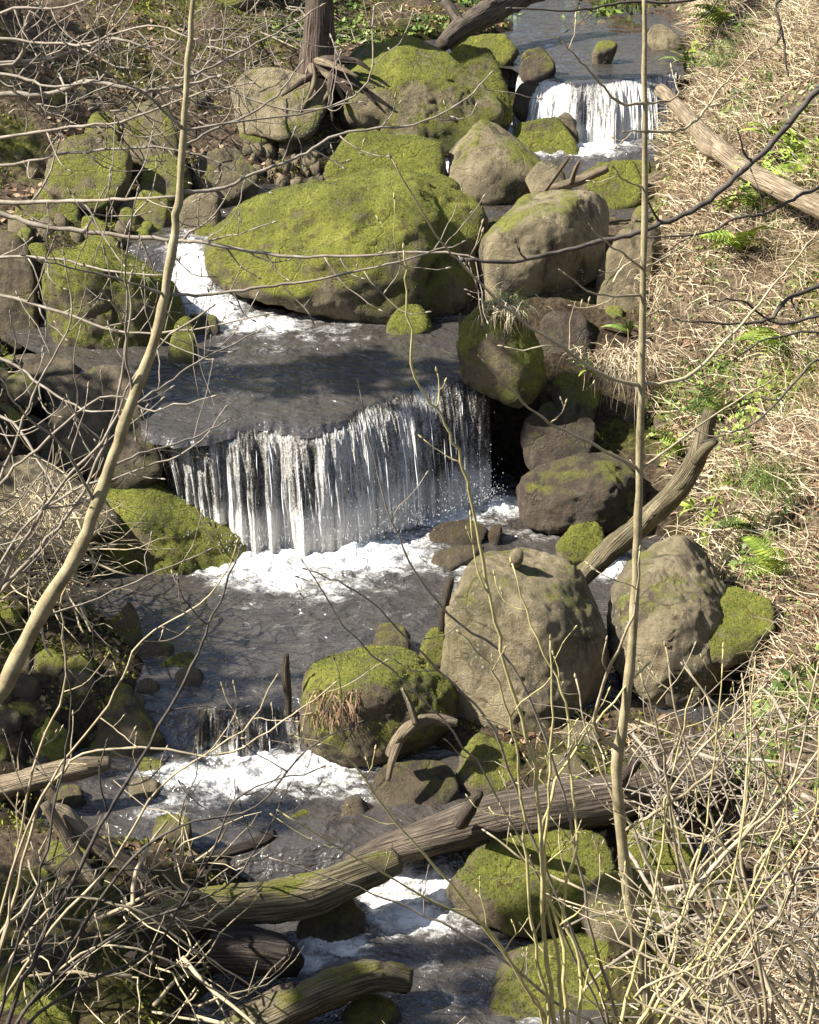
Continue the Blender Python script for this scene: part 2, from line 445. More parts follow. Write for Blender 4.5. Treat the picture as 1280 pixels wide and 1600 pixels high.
M = dict(
    tanlog=wood_mat('weathered_tan_log', (.05, .04, .022), (.17, .138, .08), (.33, .275, .165), .35),
    rock=rock_mat(), ground=ground_mat(), water=water_mat('stream_water'), fall=water_mat('falling_water', True),
    log=wood_mat('grey_log', (.03, .023, .017), (.105, .08, .058), (.22, .175, .125)),
    pale=wood_mat('pale_log', (.09, .065, .04), (.27, .205, .13), (.48, .385, .26)),
    mosslog=wood_mat('mossy_log', (.05, .038, .025), (.15, .115, .07), (.27, .22, .14), .9),
    dark=wood_mat('dark_wood', (.015, .012, .010), (.045, .034, .027), (.10, .078, .06)),
    bark=simple('sapling_bark', [(.3, (.13, .105, .055)), (.5, (.30, .245, .135)), (.7, (.45, .39, .24))], 14, .75, .004, None, 6, 120),
    twig=simple('pale_twig', [(.3, (.22, .17, .095)), (.5, (.40, .325, .20)), (.7, (.56, .475, .32))], 18, .7, .003, None, 6, 140),
    greytwig=simple('grey_twig', [(.3, (.12, .095, .07)), (.5, (.26, .215, .16)), (.7, (.44, .38, .30))], 18, .7, .003, None, 6, 140),
    darktwig=simple('dark_twig', [(.3, (.03, .025, .02)), (.5, (.075, .062, .05)), (.7, (.15, .125, .10))], 12, .75, .004),
    green=simple('yellow_green_stem', [(.3, (.30, .26, .10)), (.5, (.50, .43, .19)), (.7, (.64, .56, .30))], 18, .6, .003, None, 6, 140),
    straw=simple('dry_bracken', [(.28, (.17, .115, .07)), (.44, (.40, .30, .18)), (.56, (.60, .49, .31)), (.72, (.74, .64, .44))], 3, .8, 0, random_amt=.5),
    leaf=simple('dead_leaf', [(.30, (.10, .055, .03)), (.5, (.26, .155, .085)), (.72, (.42, .29, .18))], 3, .8, 0, random_amt=.5),
    herb=simple('green_leaf', [(.30, (.045, .08, .015)), (.5, (.11, .17, .03)), (.72, (.24, .29, .06))], 3, .5, 0, random_amt=.45),
    fern=simple('fern_green', [(.3, (.10, .16, .02)), (.5, (.24, .32, .04)), (.72, (.40, .45, .08))], 4, .5, 0, random_amt=.3),
    moss=simple('moss_tufts', [(.28, (.024, .032, .007)), (.42, (.10, .115, .017)), (.56, (.26, .26, .036)), (.74, (.48, .45, .09))], 3.0, .9, 0, random_amt=.16),
)

# ------------------------------------------------------------------ ground
def axis(a, b, step, far, grow=1.25):
    xs = list(np.arange(a, b + 1e-6, step))
    s = step; x = xs[-1]
    while x < far: s *= grow; x += s; xs.append(x)
    s = step; x = xs[0]; lo = []
    while x > -far: s *= grow; x -= s; lo.append(x)
    return np.array(lo[::-1] + xs)
gx, gy = axis(-6.0, 6.5, .07, 160), axis(6.5, 31, .08, 180)
GX, GY = np.meshgrid(gx, gy)
GZ = terrain(GX, GY)
q = np.stack([GX.ravel() * 4, GY.ravel() * 4, GX.ravel() * 0], 1)
GZ += (fbm(q, 3) * .05).reshape(GZ.shape)
GZ = np.minimum(GZ, 30)
ground = mesh_np('ground', np.stack([GX, GY, GZ], -1).reshape(-1, 3), grid_faces(len(gy), len(gx)), M['ground'])
_xl, _xr = np.interp(GY, CH[:, 0], CH[:, 1]), np.interp(GY, CH[:, 0], CH[:, 2])
_dd = np.maximum(0, np.maximum(GX - _xr, _xl - GX))
attr(ground, 'damp_shade', ((1 - sstep(.5, 2.6, _dd)) * (GX < np.interp(GY, BK[:, 0], BK[:, 1]) + .3)).ravel())  # strongest at the channel: wet soil with boulder gap shade painted in
tag(ground, 'brown leaf littered soil of the stream banks', kind='structure')

# ------------------------------------------------------------------ water
FOAM = [(430, 885, 115, 40, 1.05), (560, 865, 125, 42, 1.05), (500, 915, 110, 26, .7), (640, 880, 90, 24, .7), (690, 812, 80, 25, .95), (775, 790, 55, 20, 1), (480, 925, 80, 22, .55), (620, 900, 90, 22, .5), (400, 890, 40, 30, 1),
        (760, 892, 60, 16, .9), (735, 925, 35, 25, .85), (830, 835, 60, 12, .6), (955, 890, 40, 18, 1), (890, 825, 30, 8, .8), (650, 845, 70, 20, .8), (700, 945, 40, 12, .5), (520, 960, 120, 22, .32), (420, 950, 90, 18, .35), (600, 940, 90, 16, .4), (400, 1060, 80, 30, .22), (640, 960, 60, 14, .45),
        (560, 560, 120, 14, .28), (350, 610, 120, 20, .25), (640, 540, 80, 12, .22), (420, 1300, 120, 18, .4), (640, 1510, 120, 20, .45),
        (300, 430, 40, 60, 1.1), (335, 480, 55, 25, 1.1), (410, 508, 80, 20, .95), (490, 520, 90, 16, .6), (420, 545, 110, 16, .45), (540, 505, 60, 10, .5), (300, 580, 80, 16, .25),
        (350, 1215, 150, 30, .9), (480, 1205, 120, 36, 1), (560, 1195, 50, 20, .9), (280, 1250, 110, 36, .6), (485, 1160, 25, 28, 1), (250, 1200, 60, 26, .7), (340, 1290, 90, 16, .35),
        (390, 1185, 90, 18, 1.0), (560, 1240, 40, 18, .7),
        (610, 1400, 55, 50, 1.1), (680, 1385, 45, 28, 1), (650, 1440, 80, 22, .95), (520, 1480, 70, 26, .9), (745, 1440, 40, 16, .7), (475, 1500, 50, 20, .9), (590, 1470, 60, 18, .6),
        (720, 1560, 90, 20, .5), (840, 1590, 60, 20, .5), (620, 1570, 60, 14, .4),
        (900, 222, 95, 20, 1.15), (850, 185, 40, 24, 1.1), (960, 212, 60, 18, 1), (705, 268, 12, 22, 1.2), (790, 195, 25, 20, .9)]
def foam_at(V):
    u, v = proj(V)
    f = np.zeros(len(V))
    for a, b, ru, rv, s in FOAM:
        f = np.maximum(f, s * np.exp(-(((u - a) / ru) ** 2 + ((v - b) / rv) ** 2) * .55))
    return f
def water_sheet(name, label, xs, ysf, nt, amp=1.0, bounds=None, y0b=14.9):
    t = np.linspace(0, 1, nt)[:, None]
    X = np.repeat(xs[None], nt, 0)
    if bounds is not None:
        yy = y0b + t * 8
        sx_ = np.linspace(0, 1, len(xs))[None]
        xL, xR = bounds(yy)
        X = xL * (1 - sx_) + xR * sx_
    a, b = ysf(X) if bounds is not None else ysf(xs)
    a = np.atleast_2d(a); b = np.atleast_2d(b)
    Y = a * (1 - t) + b * t
    Z = wl(X, Y)
    V = np.stack([X, Y, Z], -1).reshape(-1, 3)
    f = foam_at(V)
    p = V.copy(); p[:, 1] *= .6; p[:, 2] = 0
    p = V.copy(); p[:, 0] *= .7; p[:, 1] *= 1.1; p[:, 2] = 0
    rip = fbm(p * 2.2, 3, .5) * .045 + fbm(p * 8, 2, .5) * .018
    big = np.abs(fbm(p * 4.5 + 9, 4, .6)) * .15 + fbm(p * 12, 3, .5) * .025
    V[:, 2] += (rip * (.6 + f) + big * np.clip(f, 0, 1) ** 1.3) * amp
    edge = t.ravel().repeat(len(xs)) if False else np.repeat(t, len(xs), 1).ravel()
    o = mesh_np(name, V, grid_faces(nt, len(xs)), M['water'])
    attr(o, 'foam', f)
    return tag(o, label, kind='structure')
wl = lambda X, Y: interp(LOW, Y)
water_sheet('stream_pool', 'brown pool and foaming rapids below the main waterfall', np.linspace(-4.2, 3.0, 330), lambda x: (x * 0 + 8.3, ylip(x) + .35), 420)
wl = lambda X, Y: np.where(Y < 15.4 + 0 * X, np.interp(X, LIPX, LIPZ) + (interp(UPP, Y) - np.interp(X, LIPX, LIPZ)) * np.clip((Y - ylip(X)) / .8, 0, 1), interp(UPP, Y))
def ledge_level(X, Y):
    k = np.clip((Y - ylip(X)) / 1.2, 0, 1)
    z = np.interp(X, LIPX, LIPZ) * (1 - k) + interp(UPP, Y) * k
    # the rapid comes in on the left only; right of it the water stays level to the boulder
    Hh = np.interp(X, LIPX, LIPZ); tau = np.clip((ylip(X) + .16 - Y) / .61, 0, 1)
    z = z - Hh * tau ** 2.1
    flat = np.minimum(z, 1.22)
    r = sstep(-1.35, -1.75, X) 
    r = np.maximum(r, sstep(18.3, 19.2, Y))
    return flat * (1 - r) + z * r
wl = ledge_level
water_sheet('stream_ledge_water', 'thin bluish water sliding over the ledge to the main waterfall', np.linspace(-3.6, 3.3, 300), lambda x: (ylip(x), np.minimum(x * 0 + 22.9, ylip2(x) + .3)), 330, .8,
            lambda y: (np.interp(y, [14.9, 15.3, 16, 17, 18.5, 22], [-2.2, -2.3, -2.9, -3.7, -3.7, -3.7]), np.interp(y, [15.2, 16, 17.2, 19, 22], [.80, .85, 1.1, 3.2, 3.3])))
wl = lambda X, Y: interp(TOP, Y) - .72 * np.clip((ylip2(X) + .16 - Y) / .5, 0, 1) ** 2.1 * (X > LIP2[0, 0])
water_sheet('stream_upper_pool', 'still brown pool above the small upper waterfall', np.linspace(-1.2, 4.0, 160), lambda x: (ylip2(x), x * 0 + 29.5), 160, .5, lambda y: (np.interp(y, [22.3, 22.7, 23.2, 23.6, 24.6], [1.28, 1.2, .8, .1, -.6]), np.interp(y, [22.3, 23.5, 26], [3.2, 3.3, 3.9])), 22.3)

def curtain(name, label, lip, foot, run, nc, nr, seed, foam_s, strands, st0=.15):
    """falling sheet from the lip polyline to the foot polyline (both world points)"""
    s = np.linspace(0, 1, nc)
    def along(pl):
        d = np.concatenate([[0], np.cumsum(np.linalg.norm(np.diff(pl[:, :2], axis=0), axis=1))]); d /= d[-1]
        return np.stack([np.interp(s, d, pl[:, k]) for k in range(3)], 1), d
    L, d = along(lip); Fo, _ = along(foot)
    W = np.linalg.norm(lip[-1] - lip[0])
    su = s * W
    # little fingers in the lip
    fing = fbm(np.stack([su * 3.2, su * 0 + seed, su * 0], 1), 4, .6)
    t = np.linspace(0, 1, nr)[:, None]
    V = np.zeros((nr, nc, 3))
    bk = .16
    L = L + np.array((0, bk, 0)); dirv = Fo - L
    H = (L[:, 2] - Fo[:, 2])
    V[..., 0] = L[None, :, 0] + dirv[None, :, 0] * t
    V[..., 1] = L[None, :, 1] + dirv[None, :, 1] * t - (.10 * fing)[None] * t
    V[..., 2] = L[None, :, 2] - H[None] * t ** 2.1 - .012 * (1 - sstep(.25, .4, t))
    V[..., 2] -= .16 * sstep(.88, 1, t)
    SU = np.repeat(su[None], nr, 0); SV = t * H[None]
    SV = t * H[None]
    q1 = np.stack([SU * 5, SV * .6 + seed, SU * 0], -1).reshape(-1, 3)
    q2 = np.stack([SU * 16, SV * 1.3, SU * 0 + seed], -1).reshape(-1, 3)
    q3 = np.stack([SU * 42, SV * 5, SU * 0 + seed], -1).reshape(-1, 3)
    n = (fbm(q1, 3) * .16 + pn(q2) * .06 + pn(q3) * .025 * 1).reshape(nr, nc) * sstep(.22, .6, t)
    V[..., 1] -= n
    V[..., 2] += (pn(q3 * 1.7) * .012).reshape(nr, nc)
    o = mesh_np(name, V.reshape(-1, 3), grid_faces(nr, nc), M['fall'])
    fo = foam_s(s)[None] * (.50 + .2 * t) + 1.0 * sstep(.78, 1.0, t) + (fbm(q1 * .6 + 5, 3) * 1.0).reshape(nr, nc)
    st = st0 + .30 * fbm(np.stack([su * 1.6, su * 0 + seed * 3, su * 0], 1), 4, .6)[None]
    fo = fo - .8 * (1 - sstep(st - .2, st + .12, t))
    attr(o, 'top', (1 - sstep(st - .05, st + .2, t)).ravel())
    attr(o, 'foam', np.clip(fo, 0, 1.4).ravel()); attr(o, 'su', SU.ravel()); attr(o, 'sv', (SV + 0 * SU).ravel())
    tag(o, label, kind='structure')
    # separate threads of water and drops in front of the sheet
    r = np.random.default_rng(seed)
    mb = MB()
    for k in range(strands):
        c = int(r.uniform(.02, .98) * (nc - 1))
        if r.random() > .25 + foam_s(s)[c]: continue
        a = int(r.uniform(.4, .85) * nr); b = min(nr - 1, a + int(r.uniform(.12, .45) * nr))
        idx = np.arange(a, b, 4)
        if len(idx) < 4: continue
        pts = V[idx, c].copy()
        pts[:, 1] -= r.uniform(.01, .06) + .003 * np.sin(np.arange(len(idx)) * .8 + r.random() * 6)
        pts[:, 0] += .003 * np.sin(np.arange(len(idx)) * .5 + r.random() * 6)
        w = np.sin(np.linspace(.15, math.pi - .1, len(idx))) * r.uniform(.002, .005)
        mb.tube(pts, w, 5)
    so = mb.build('water_thread', M['drop'], o); tag(so, kind='stuff')
    return o, V
N = NT('water_drop'); N.set(Base_Color=(.85, .86, .86), Roughness=.12, IOR=1.33, Specular_IOR_Level=.8); M['drop'] = N.m
FOOT = np.array([PZ(u, v, .12) for u, v in ((270, 812), (300, 832), (345, 842), (405, 850), (480, 850), (545, 840), (620, 818), (665, 802), (745, 776), (768, 772))])
main_fall, MV = curtain('waterfall', 'main waterfall curtain dropping into foaming pool', LIP, FOOT, .3, 620, 170, 3,
          lambda s: np.interp(s, [0, .12, .22, .3, .45, .6, .72, .78, .84, .92, 1], [.2, .35, .55, .62, .5, .66, .62, .35, .08, .32, .1]), 80)
FOOT2 = np.array([PZ(u, v, 2.1) for u, v in ((800, 205), (838, 215), (900, 222), (960, 224), (1020, 218), (1055, 205))])
curtain('waterfall', 'small upper waterfall below the still brown pool', LIP2, FOOT2, .2, 300, 90, 8,
        lambda s: np.interp(s, [0, .2, .35, .6, 1], [1.0, 1.05, .7, .85, .8]), 120, .08)
# little side chute beside the dark lip stone
SL = np.array([PZ(u, v, 2.64) for u, v in ((786, 108), (800, 102), (815, 104))]); SF = np.array([PZ(u, v, 2.0) for u, v in ((784, 178), (797, 186), (812, 182))])
curtain('waterfall', 'narrow bluish chute left of the dark lip stone', SL, SF, .1, 60, 60, 12, lambda s: .9 + 0 * s, 20, .1)
# short fall in the rapids, brown water over the lip of the main pool
RL = np.array([PZ(u, v, -.04) for u, v in ((308, 1112), (340, 1120), (400, 1116), (470, 1112), (500, 1106))])
RF = np.array([PZ(u, v, -.31) for u, v in ((304, 1176), (340, 1184), (400, 1184), (480, 1180), (515, 1172))])
curtain('waterfall', 'short brown fall at the outlet of the main pool', RL, RF, .1, 200, 60, 15, lambda s: np.interp(s, [0, .4, .7, .85, 1], [1.2, 1.0, .9, 1.9, 1.9]), 12, 1.4)

# spray and splash drops at the foot of the falls: small faceted drops
def spray(pl, n, hgt, seed, parent):
    r = np.random.default_rng(seed)
    V, F = [], []
    s = r.uniform(0, 1, n)
    i = s * (len(pl) - 1); a = np.minimum(i.astype(int), len(pl) - 2); f = (i - a)[:, None]
    p = pl[a] * (1 - f) + pl[a + 1] * f
    p[:, 1] -= np.abs(r.normal(0, .22, n)) - .05
    p[:, 0] += r.normal(0, .08, n)
    p[:, 2] += r.exponential(hgt, n) + .02
    sz = r.uniform(.002, .006, n)
    tet = np.array([(1, 0, -.6), (-.5, .87, -.6), (-.5, -.87, -.6), (0, 0, 1.2)])
    V = (p[:, None] + tet[None] * sz[:, None, None]).reshape(-1, 3)
    F = (np.array([(0, 2, 1), (0, 1, 3), (1, 2, 3), (2, 0, 3)])[None] + 4 * np.arange(n)[:, None, None]).reshape(-1, 3)
    o = mesh_np('spray_drops', V, F, M['drop'], parent)
    tag(o, kind='stuff')
spray(FOOT, 2200, .09, 4, main_fall)

# rock face behind the main curtain and upper curtain
def ledge_face(label, lip, foot, back, seed, tone):
    nc, nr = 160, 60
    s = np.linspace(-.04, 1.04, nc)
    L = np.stack([np.interp(s, np.linspace(0, 1, len(lip)), lip[:, k]) for k in range(3)], 1)
    Fo = np.stack([np.interp(s, np.linspace(0, 1, len(foot)), foot[:, k]) for k in range(3)], 1)
    t = np.linspace(0, 1, nr)[:, None, None]
    V = L[None] * (1 - t) + Fo[None] * t
    V[..., 1] += back - .06 * t[..., 0]
    V[..., 2] -= .06 + .25 * t[..., 0] ** 4
    q = V.reshape(-1, 3)
    blk = np.floor(q[:, 2] * 5 + pn(q * 1.5) * 1.2)
    V[..., 1] += (fbm(q * 3 + seed, 4) * .12 + pn(np.stack([q[:, 0] * 2.5, blk * 3.7, blk], 1)) * .10).reshape(nr, nc)
    # give it a top that runs back under the water
    top = V[0].copy(); top[:, 1] += 1.6; top[:, 2] -= .03
    V = np.concatenate([top[None], V], 0)
    o = mesh_np('rock_ledge', V.reshape(-1, 3), grid_faces(nr + 1, nc), M['rock'])
    o.color = (.0, tone, .9, 1)
    return tag(o, label, 'rock')
ledge_face('dark wet rock ledge behind the main waterfall curtain', LIP, FOOT, .38, 2, .15)
ledge_face('wet brown rock step behind the small upper waterfall', LIP2, FOOT2, .42, 7, .4)

# ------------------------------------------------------------------ boulders
_ico = {}
def ico(sub):
    if sub not in _ico:
        bm = bmesh.new(); bmesh.ops.create_icosphere(bm, subdivisions=sub, radius=1)
        V = np.array([v.co[:] for v in bm.verts]); F = np.array([[v.index for v in f.verts] for f in bm.faces]); bm.free()
        _ico[sub] = (V / np.linalg.norm(V, axis=1)[:, None], F)
    return _ico[sub]
def hull_planes(pts):
    bm = bmesh.new()
    for p in pts: bm.verts.new(p)
    bmesh.ops.convex_hull(bm, input=bm.verts[:])
    bm.normal_update()
    N, D, A = [], [], []
    for f in bm.faces:
        n = np.array(f.normal[:]); a = f.calc_area()
        if a < 1e-6: continue
        N.append(n); D.append(float(n @ np.array(f.verts[0].co[:]))); A.append(a)
    bm.free()
    o = np.argsort(A)[::-1]
    keep = []
    for i in o:
        if all(N[i] @ N[j] < .985 for j in keep): keep.append(i)
    return np.array([N[i] for i in keep]), np.array([D[i] for i in keep])
def soft_body(pts, sub, p, seed, rough, strata):
    pts = np.asarray(pts, float)
    c = (pts.max(0) + pts.min(0)) / 2
    n, d = hull_planes(pts - c)
    fl = d < 0
    n[fl] *= -1; d[fl] *= -1
    d = np.maximum(d, .02)
    S, F = ico(sub)
    rr = np.random.default_rng(int(seed) * 13 + 5)
    ex = rr.normal(size=(20, 3)); ex /= np.linalg.norm(ex, axis=1)[:, None]
    sup = ((pts - c) @ ex.T).max(0) * rr.uniform(.70, .94, 20)
    n = np.vstack([n, ex]); d = np.concatenate([d, np.maximum(sup, .02)])
    k = np.maximum(S @ n.T / d[None], 0)
    r = (k ** p).sum(1) ** (-1 / p) * 1.10
    V = S * r[:, None]
    size = float(np.mean(r))
    q = V / size + seed * 7.7
    disp = fbm(q * .8, 2) * .12 + fbm(q * 1.7 + 4, 4, .45) * .07 - np.abs(fbm(q * 3.1 + 40, 3)) * .05 + fbm(q * 6 + 8, 3, .6) * .02 + fbm(q * 18, 3, .6) * .006
    if strata:
        w = V[:, 2] / size * 4 + fbm(q * 1.2, 3) * 1.5
        disp += (np.abs((w % 1) - .5) - .25) * .025
    # chips and cracks
    cr = fbm(q * .9 + 31, 3)
    disp -= .045 * np.exp(-(cr / .02) ** 2) * sstep(-.1, .25, pn(q * .8 + 77))
    V = V * (1 + disp * rough)[:, None] + c
    return V, F, size
ROCKN = 0
def moss_tufts(o, V, F, amount, dens, seed):
    tri = V[F]
    cr = np.cross(tri[:, 1] - tri[:, 0], tri[:, 2] - tri[:, 0])
    ar = np.linalg.norm(cr, axis=1) / 2
    nn = cr / (2 * ar[:, None] + 1e-12)
    cen = tri.mean(1)
    m = nn[:, 2] * .55 + amount * 1.3 + fbm(cen * 2.2, 3) * .5 - .85
    w = ar * np.clip(m * 1.6, 0, 1) * (nn[:, 2] > -.3)
    # only what faces the stream valley side is worth tufts
    w *= ((nn * (np.array((0, 0, CAMZ)) - cen)).sum(1) > -.2 * np.linalg.norm(cen, axis=1))
    tot = w.sum()
    n = int(min(14000, tot * dens))
    if n < 30: return
    r = np.random.default_rng(seed)
    idx = r.choice(len(F), n, p=w / tot)
    a, b = r.random(n), r.random(n)
    sw = a + b > 1; a[sw], b[sw] = 1 - a[sw], 1 - b[sw]
    p = tri[idx, 0] + (tri[idx, 1] - tri[idx, 0]) * a[:, None] + (tri[idx, 2] - tri[idx, 0]) * b[:, None]
    N_ = nn[idx]
    side = np.cross(N_, r.normal(size=(n, 3))); side /= np.linalg.norm(side, axis=1)[:, None] + 1e-9
    h = r.uniform(.002, .009, n)[:, None]; wd = r.uniform(.004, .009, n)[:, None]
    lean = r.normal(0, .5, (n, 3))
    tip = p + (N_ + lean * .7) * h
    base = p - N_ * .004
    VV = np.stack([base - side * wd, base + side * wd, tip], 1).reshape(-1, 3)
    FF = np.arange(3 * n).reshape(-1, 3)
    t = mesh_np('moss', VV, FF, M['moss'], o, smooth=False)
    tag(t, kind='stuff')
def boulder(label, out, k=None, ridge=(), moss=.5, tone=.5, wet=0.0, Y=None, p=28, rough=1.0, strata=False, name='boulder', cat='boulder', group=None, extra=(), sink=.12, dens=6500):
    global ROCKN
    ROCKN += 1
    out = [tuple(map(float, q)) for q in out]
    us = [q[0] for q in out]; vs = [q[1] for q in out]
    vmax, vmin = max(vs), min(vs)
    if Y is None:
        ub = np.mean([q[0] for q in out if q[1] > vmax - .15 * (vmax - vmin) - 2])
        Y = PT(ub, vmax - .02 * (vmax - vmin))[1]
    wpx = max(us) - min(us)
    pm = ppm(P(np.mean(us), vmax, Y))
    wm = wpx / pm
    if k is None: k = .30 * min(wm, 1.4 * (vmax - vmin) / pm)
    pts = []
    for u, v in out:
        rel = (vmax - v) / (vmax - vmin)
        pts.append(P(u, v, Y + 2 * k * rel))
    pts = np.array(pts)
    c = pts.mean(0)
    back = c + (pts - c) * .72 + np.array((0, 1.1 * k + .1, -.12))
    allp = [pts, back]
    low = pts[pts[:, 2] < pts[:, 2].min() + .35 * np.ptp(pts[:, 2])].copy(); low[:, 2] -= sink
    allp.append(low)
    for e in ridge:
        f = e[2] if len(e) > 2 else .12
        allp.append(P(e[0], e[1], Y + 2 * k * f)[None])
    allp = np.vstack(allp)
    sub = 6 if wpx > 200 else 5 if wpx > 75 else 4 if wpx > 35 else 3
    V, F, size = soft_body(allp, sub, p, ROCKN, rough, strata)
    # fit the body back to the outline it was drawn from
    pu, pv = proj(V)
    cen = V.mean(0)
    fw = np.clip((max(us) - min(us)) / np.ptp(pu), .9, 1.35); fh = np.clip((pv.min() - vmax) / (vmin - vmax) if False else (vmax - vmin + 4) / (vmax - pv.min() + 1e-6), .95, 1.35)
    sc = np.array((fw, (fw + fh) / 2, fh)); zb = V[:, 2].min()
    V = np.stack([cen[0] + (V[:, 0] - cen[0]) * sc[0], cen[1] + (V[:, 1] - cen[1]) * sc[1], zb + (V[:, 2] - zb) * sc[2]], 1)
    pu, pv = proj(V); V[:, 0] += ((max(us) + min(us)) / 2 - (pu.max() + pu.min()) / 2) / pm
    for e in extra:                                  # further lobes of the same rock
        ep = []
        for u, v, dy in e: ep.append(P(u, v, Y + dy))
        ep = np.array(ep); ec = ep.mean(0)
        eb = ec + (ep - ec) * .8 + np.array((0, k * .9, -.1))
        V2, F2, _ = soft_body(np.vstack([ep, eb]), max(sub - 1, 3), p, ROCKN + 50, rough, strata)
        F = np.vstack([F, F2 + len(V)]); V = np.vstack([V, V2])
    base = np.array((c[0], c[1], V[:, 2].min()))
    o = mesh_np(name, V - base, F, M['rock'])
    o.location = tuple(base)
    o.color = (moss, tone, wet, 1)
    if moss > .3 and wpx > 40: moss_tufts(o, V - base, F, moss, dens, ROCKN)
    tag(o, label, cat, group)
    return o
B = boulder
B('giant mossy boulder with a smooth lit crest at the head of the ledge',
  [(318, 435), (332, 375), (400, 310), (480, 275), (560, 267), (640, 280), (700, 274), (745, 308), (764, 350), (750, 415), (720, 470), (640, 488), (560, 498), (480, 490), (400, 478), (340, 460)],
  k=.55, ridge=[(470, 330, .2), (600, 325, .2), (695, 335, .35), (430, 430, .0), (590, 420, -.15), (560, 485, -.1), (690, 440, .15)], moss=.62, tone=.5, Y=17.35, p=13, rough=1.2)
B('square mossy boulder half in shade left of the ledge rapid',
  [(65, 540), (75, 430), (90, 392), (150, 380), (220, 395), (262, 430), (290, 480), (292, 530), (250, 562), (180, 566), (110, 556)], k=.38,
  ridge=[(85, 425, .1), (150, 412, .08), (255, 455, .1), (140, 540, 0), (260, 540, .05)], moss=.74, tone=.45, Y=16.6)
B('small pointed mossy stone leaning on the square boulder', [(262, 555), (275, 508), (295, 500), (308, 535), (310, 560), (280, 566)], moss=.65, tone=.4, Y=16.25, name='stone', cat='stone')
B('flat wet stone beside the foam of the ledge rapid', [(290, 515), (300, 495), (335, 496), (346, 512), (340, 527), (300, 530)], moss=.35, tone=.2, wet=.6, Y=16.9, name='stone', cat='stone')
B('loaf shaped mossy stone at the water below the giant boulder', [(603, 505), (612, 490), (650, 481), (674, 488), (678, 508), (655, 520), (615, 519)], moss=.68, tone=.45, Y=16.95, name='stone', cat='stone')
B('blocky boulder with pale lichen face and flat mossy top',
  [(737, 440), (745, 392), (780, 342), (820, 310), (900, 300), (945, 308), (952, 380), (942, 440), (900, 462), (850, 458), (790, 474), (748, 462)], k=.4,
  ridge=[(765, 378, .12), (825, 352, .06), (882, 342, .02), (947, 338, .2), (884, 452, 0), (800, 465, .0)], moss=.27, tone=1.0, Y=17.4, p=30, rough=.7)
B('yellow tan boulder between moss and the upper cascade', [(700, 240), (715, 205), (745, 190), (800, 205), (845, 235), (858, 265), (840, 292), (790, 312), (740, 312), (712, 290)],
  ridge=[(760, 230, .1), (830, 262, .1)], moss=.38, tone=.85, Y=19.4)
B('low mossy boulder behind the crest of the giant boulder', [(505, 275), (520, 228), (560, 205), (610, 208), (660, 215), (695, 245), (702, 285), (640, 300), (560, 300)], moss=.66, tone=.5, Y=19.4)
B('long sloping mossy slab below the tree roots', [(530, 185), (545, 110), (575, 75), (620, 60), (680, 85), (725, 120), (765, 150), (788, 195), (770, 220), (700, 240), (640, 222), (580, 205)],
  ridge=[(600, 130, .25), (680, 170, .15)], moss=.52, tone=.75, Y=20.6, k=.6)
B('steep mossy rock wedge left of the narrow chute', [(690, 105), (730, 72), (762, 85), (787, 130), (802, 178), (788, 210), (745, 190), (710, 150)], moss=.66, tone=.4, Y=21.2, k=.3)
B('flat mossy rock at the edge of the upper pool', [(700, 78), (740, 60), (800, 58), (812, 78), (795, 96), (730, 96)], moss=.55, tone=.4, Y=22.9)
B('dark round stone sitting on the lip of the upper waterfall', [(811, 118), (818, 90), (845, 78), (867, 92), (869, 120), (842, 136), (820, 134)], moss=.35, tone=.15, wet=.3, Y=22.05, name='stone', cat='stone', sink=.0, p=12)
B('wet brown stone under the dark lip stone', [(800, 172), (806, 140), (835, 130), (856, 146), (846, 178), (820, 188)], moss=.05, tone=.35, wet=.8, Y=21.75, name='stone', cat='stone')
B('humped mossy boulder at the foot of the upper waterfall', [(800, 215), (822, 194), (850, 187), (880, 195), (900, 225), (906, 262), (862, 276), (820, 250)], moss=.6, tone=.3, Y=20.7)
B('pointed brown stone behind the humped mossy boulder', [(866, 195), (882, 183), (893, 181), (903, 202), (906, 230), (885, 232)], moss=.0, tone=.25, Y=21.1, name='stone', cat='stone', p=20)
B('pale split stone tucked under the tan boulder', [(820, 275), (835, 258), (865, 256), (885, 275), (880, 300), (845, 306)], moss=.15, tone=.9, Y=19.2, name='stone', cat='stone', p=20)
B('mossy stone among driftwood behind the lichen block', [(910, 300), (925, 262), (980, 255), (1005, 275), (1005, 315), (950, 320)], moss=.58, tone=.4, Y=19.3)
B('upright grey boulder at the foot of the bracken bank', [(930, 450), (945, 392), (985, 352), (1025, 350), (1035, 420), (1020, 485), (970, 494), (935, 482)], moss=.36, tone=.7, Y=17.3)
B('mossy boulder with a grass tuft at the right end of the ledge', [(713, 545), (725, 505), (760, 478), (800, 470), (830, 500), (845, 560), (855, 612), (812, 622), (760, 600), (722, 572)],
  ridge=[(760, 520, .1), (810, 600, 0)], moss=.66, tone=.45, Y=15.75)
B('shaded brown boulder in the dark hollow beside the fall', [(813, 692), (825, 655), (870, 644), (915, 664), (932, 702), (905, 734), (850, 742), (820, 728)], moss=.2, tone=.0, wet=.5, Y=15.5)  # dark tone and wet value paint the hollow's shade into the rock
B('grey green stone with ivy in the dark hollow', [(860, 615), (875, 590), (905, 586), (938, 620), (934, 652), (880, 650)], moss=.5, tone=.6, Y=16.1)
B('deep brown rock at the back of the dark hollow', [(840, 560), (850, 500), (900, 490), (930, 530), (930, 580), (880, 590)], moss=.15, tone=.0, wet=.4, Y=16.8)  # shade of the hollow put into its colour through tone and wet
B('flat brown boulder beside the right arm of the pool', [(806, 812), (815, 765), (850, 735), (920, 708), (990, 712), (1010, 760), (1005, 802), (950, 826), (870, 832)],
  ridge=[(850, 765, .15), (950, 750, .15)], moss=.3, tone=.0, wet=.35, Y=14.85, strata=True)
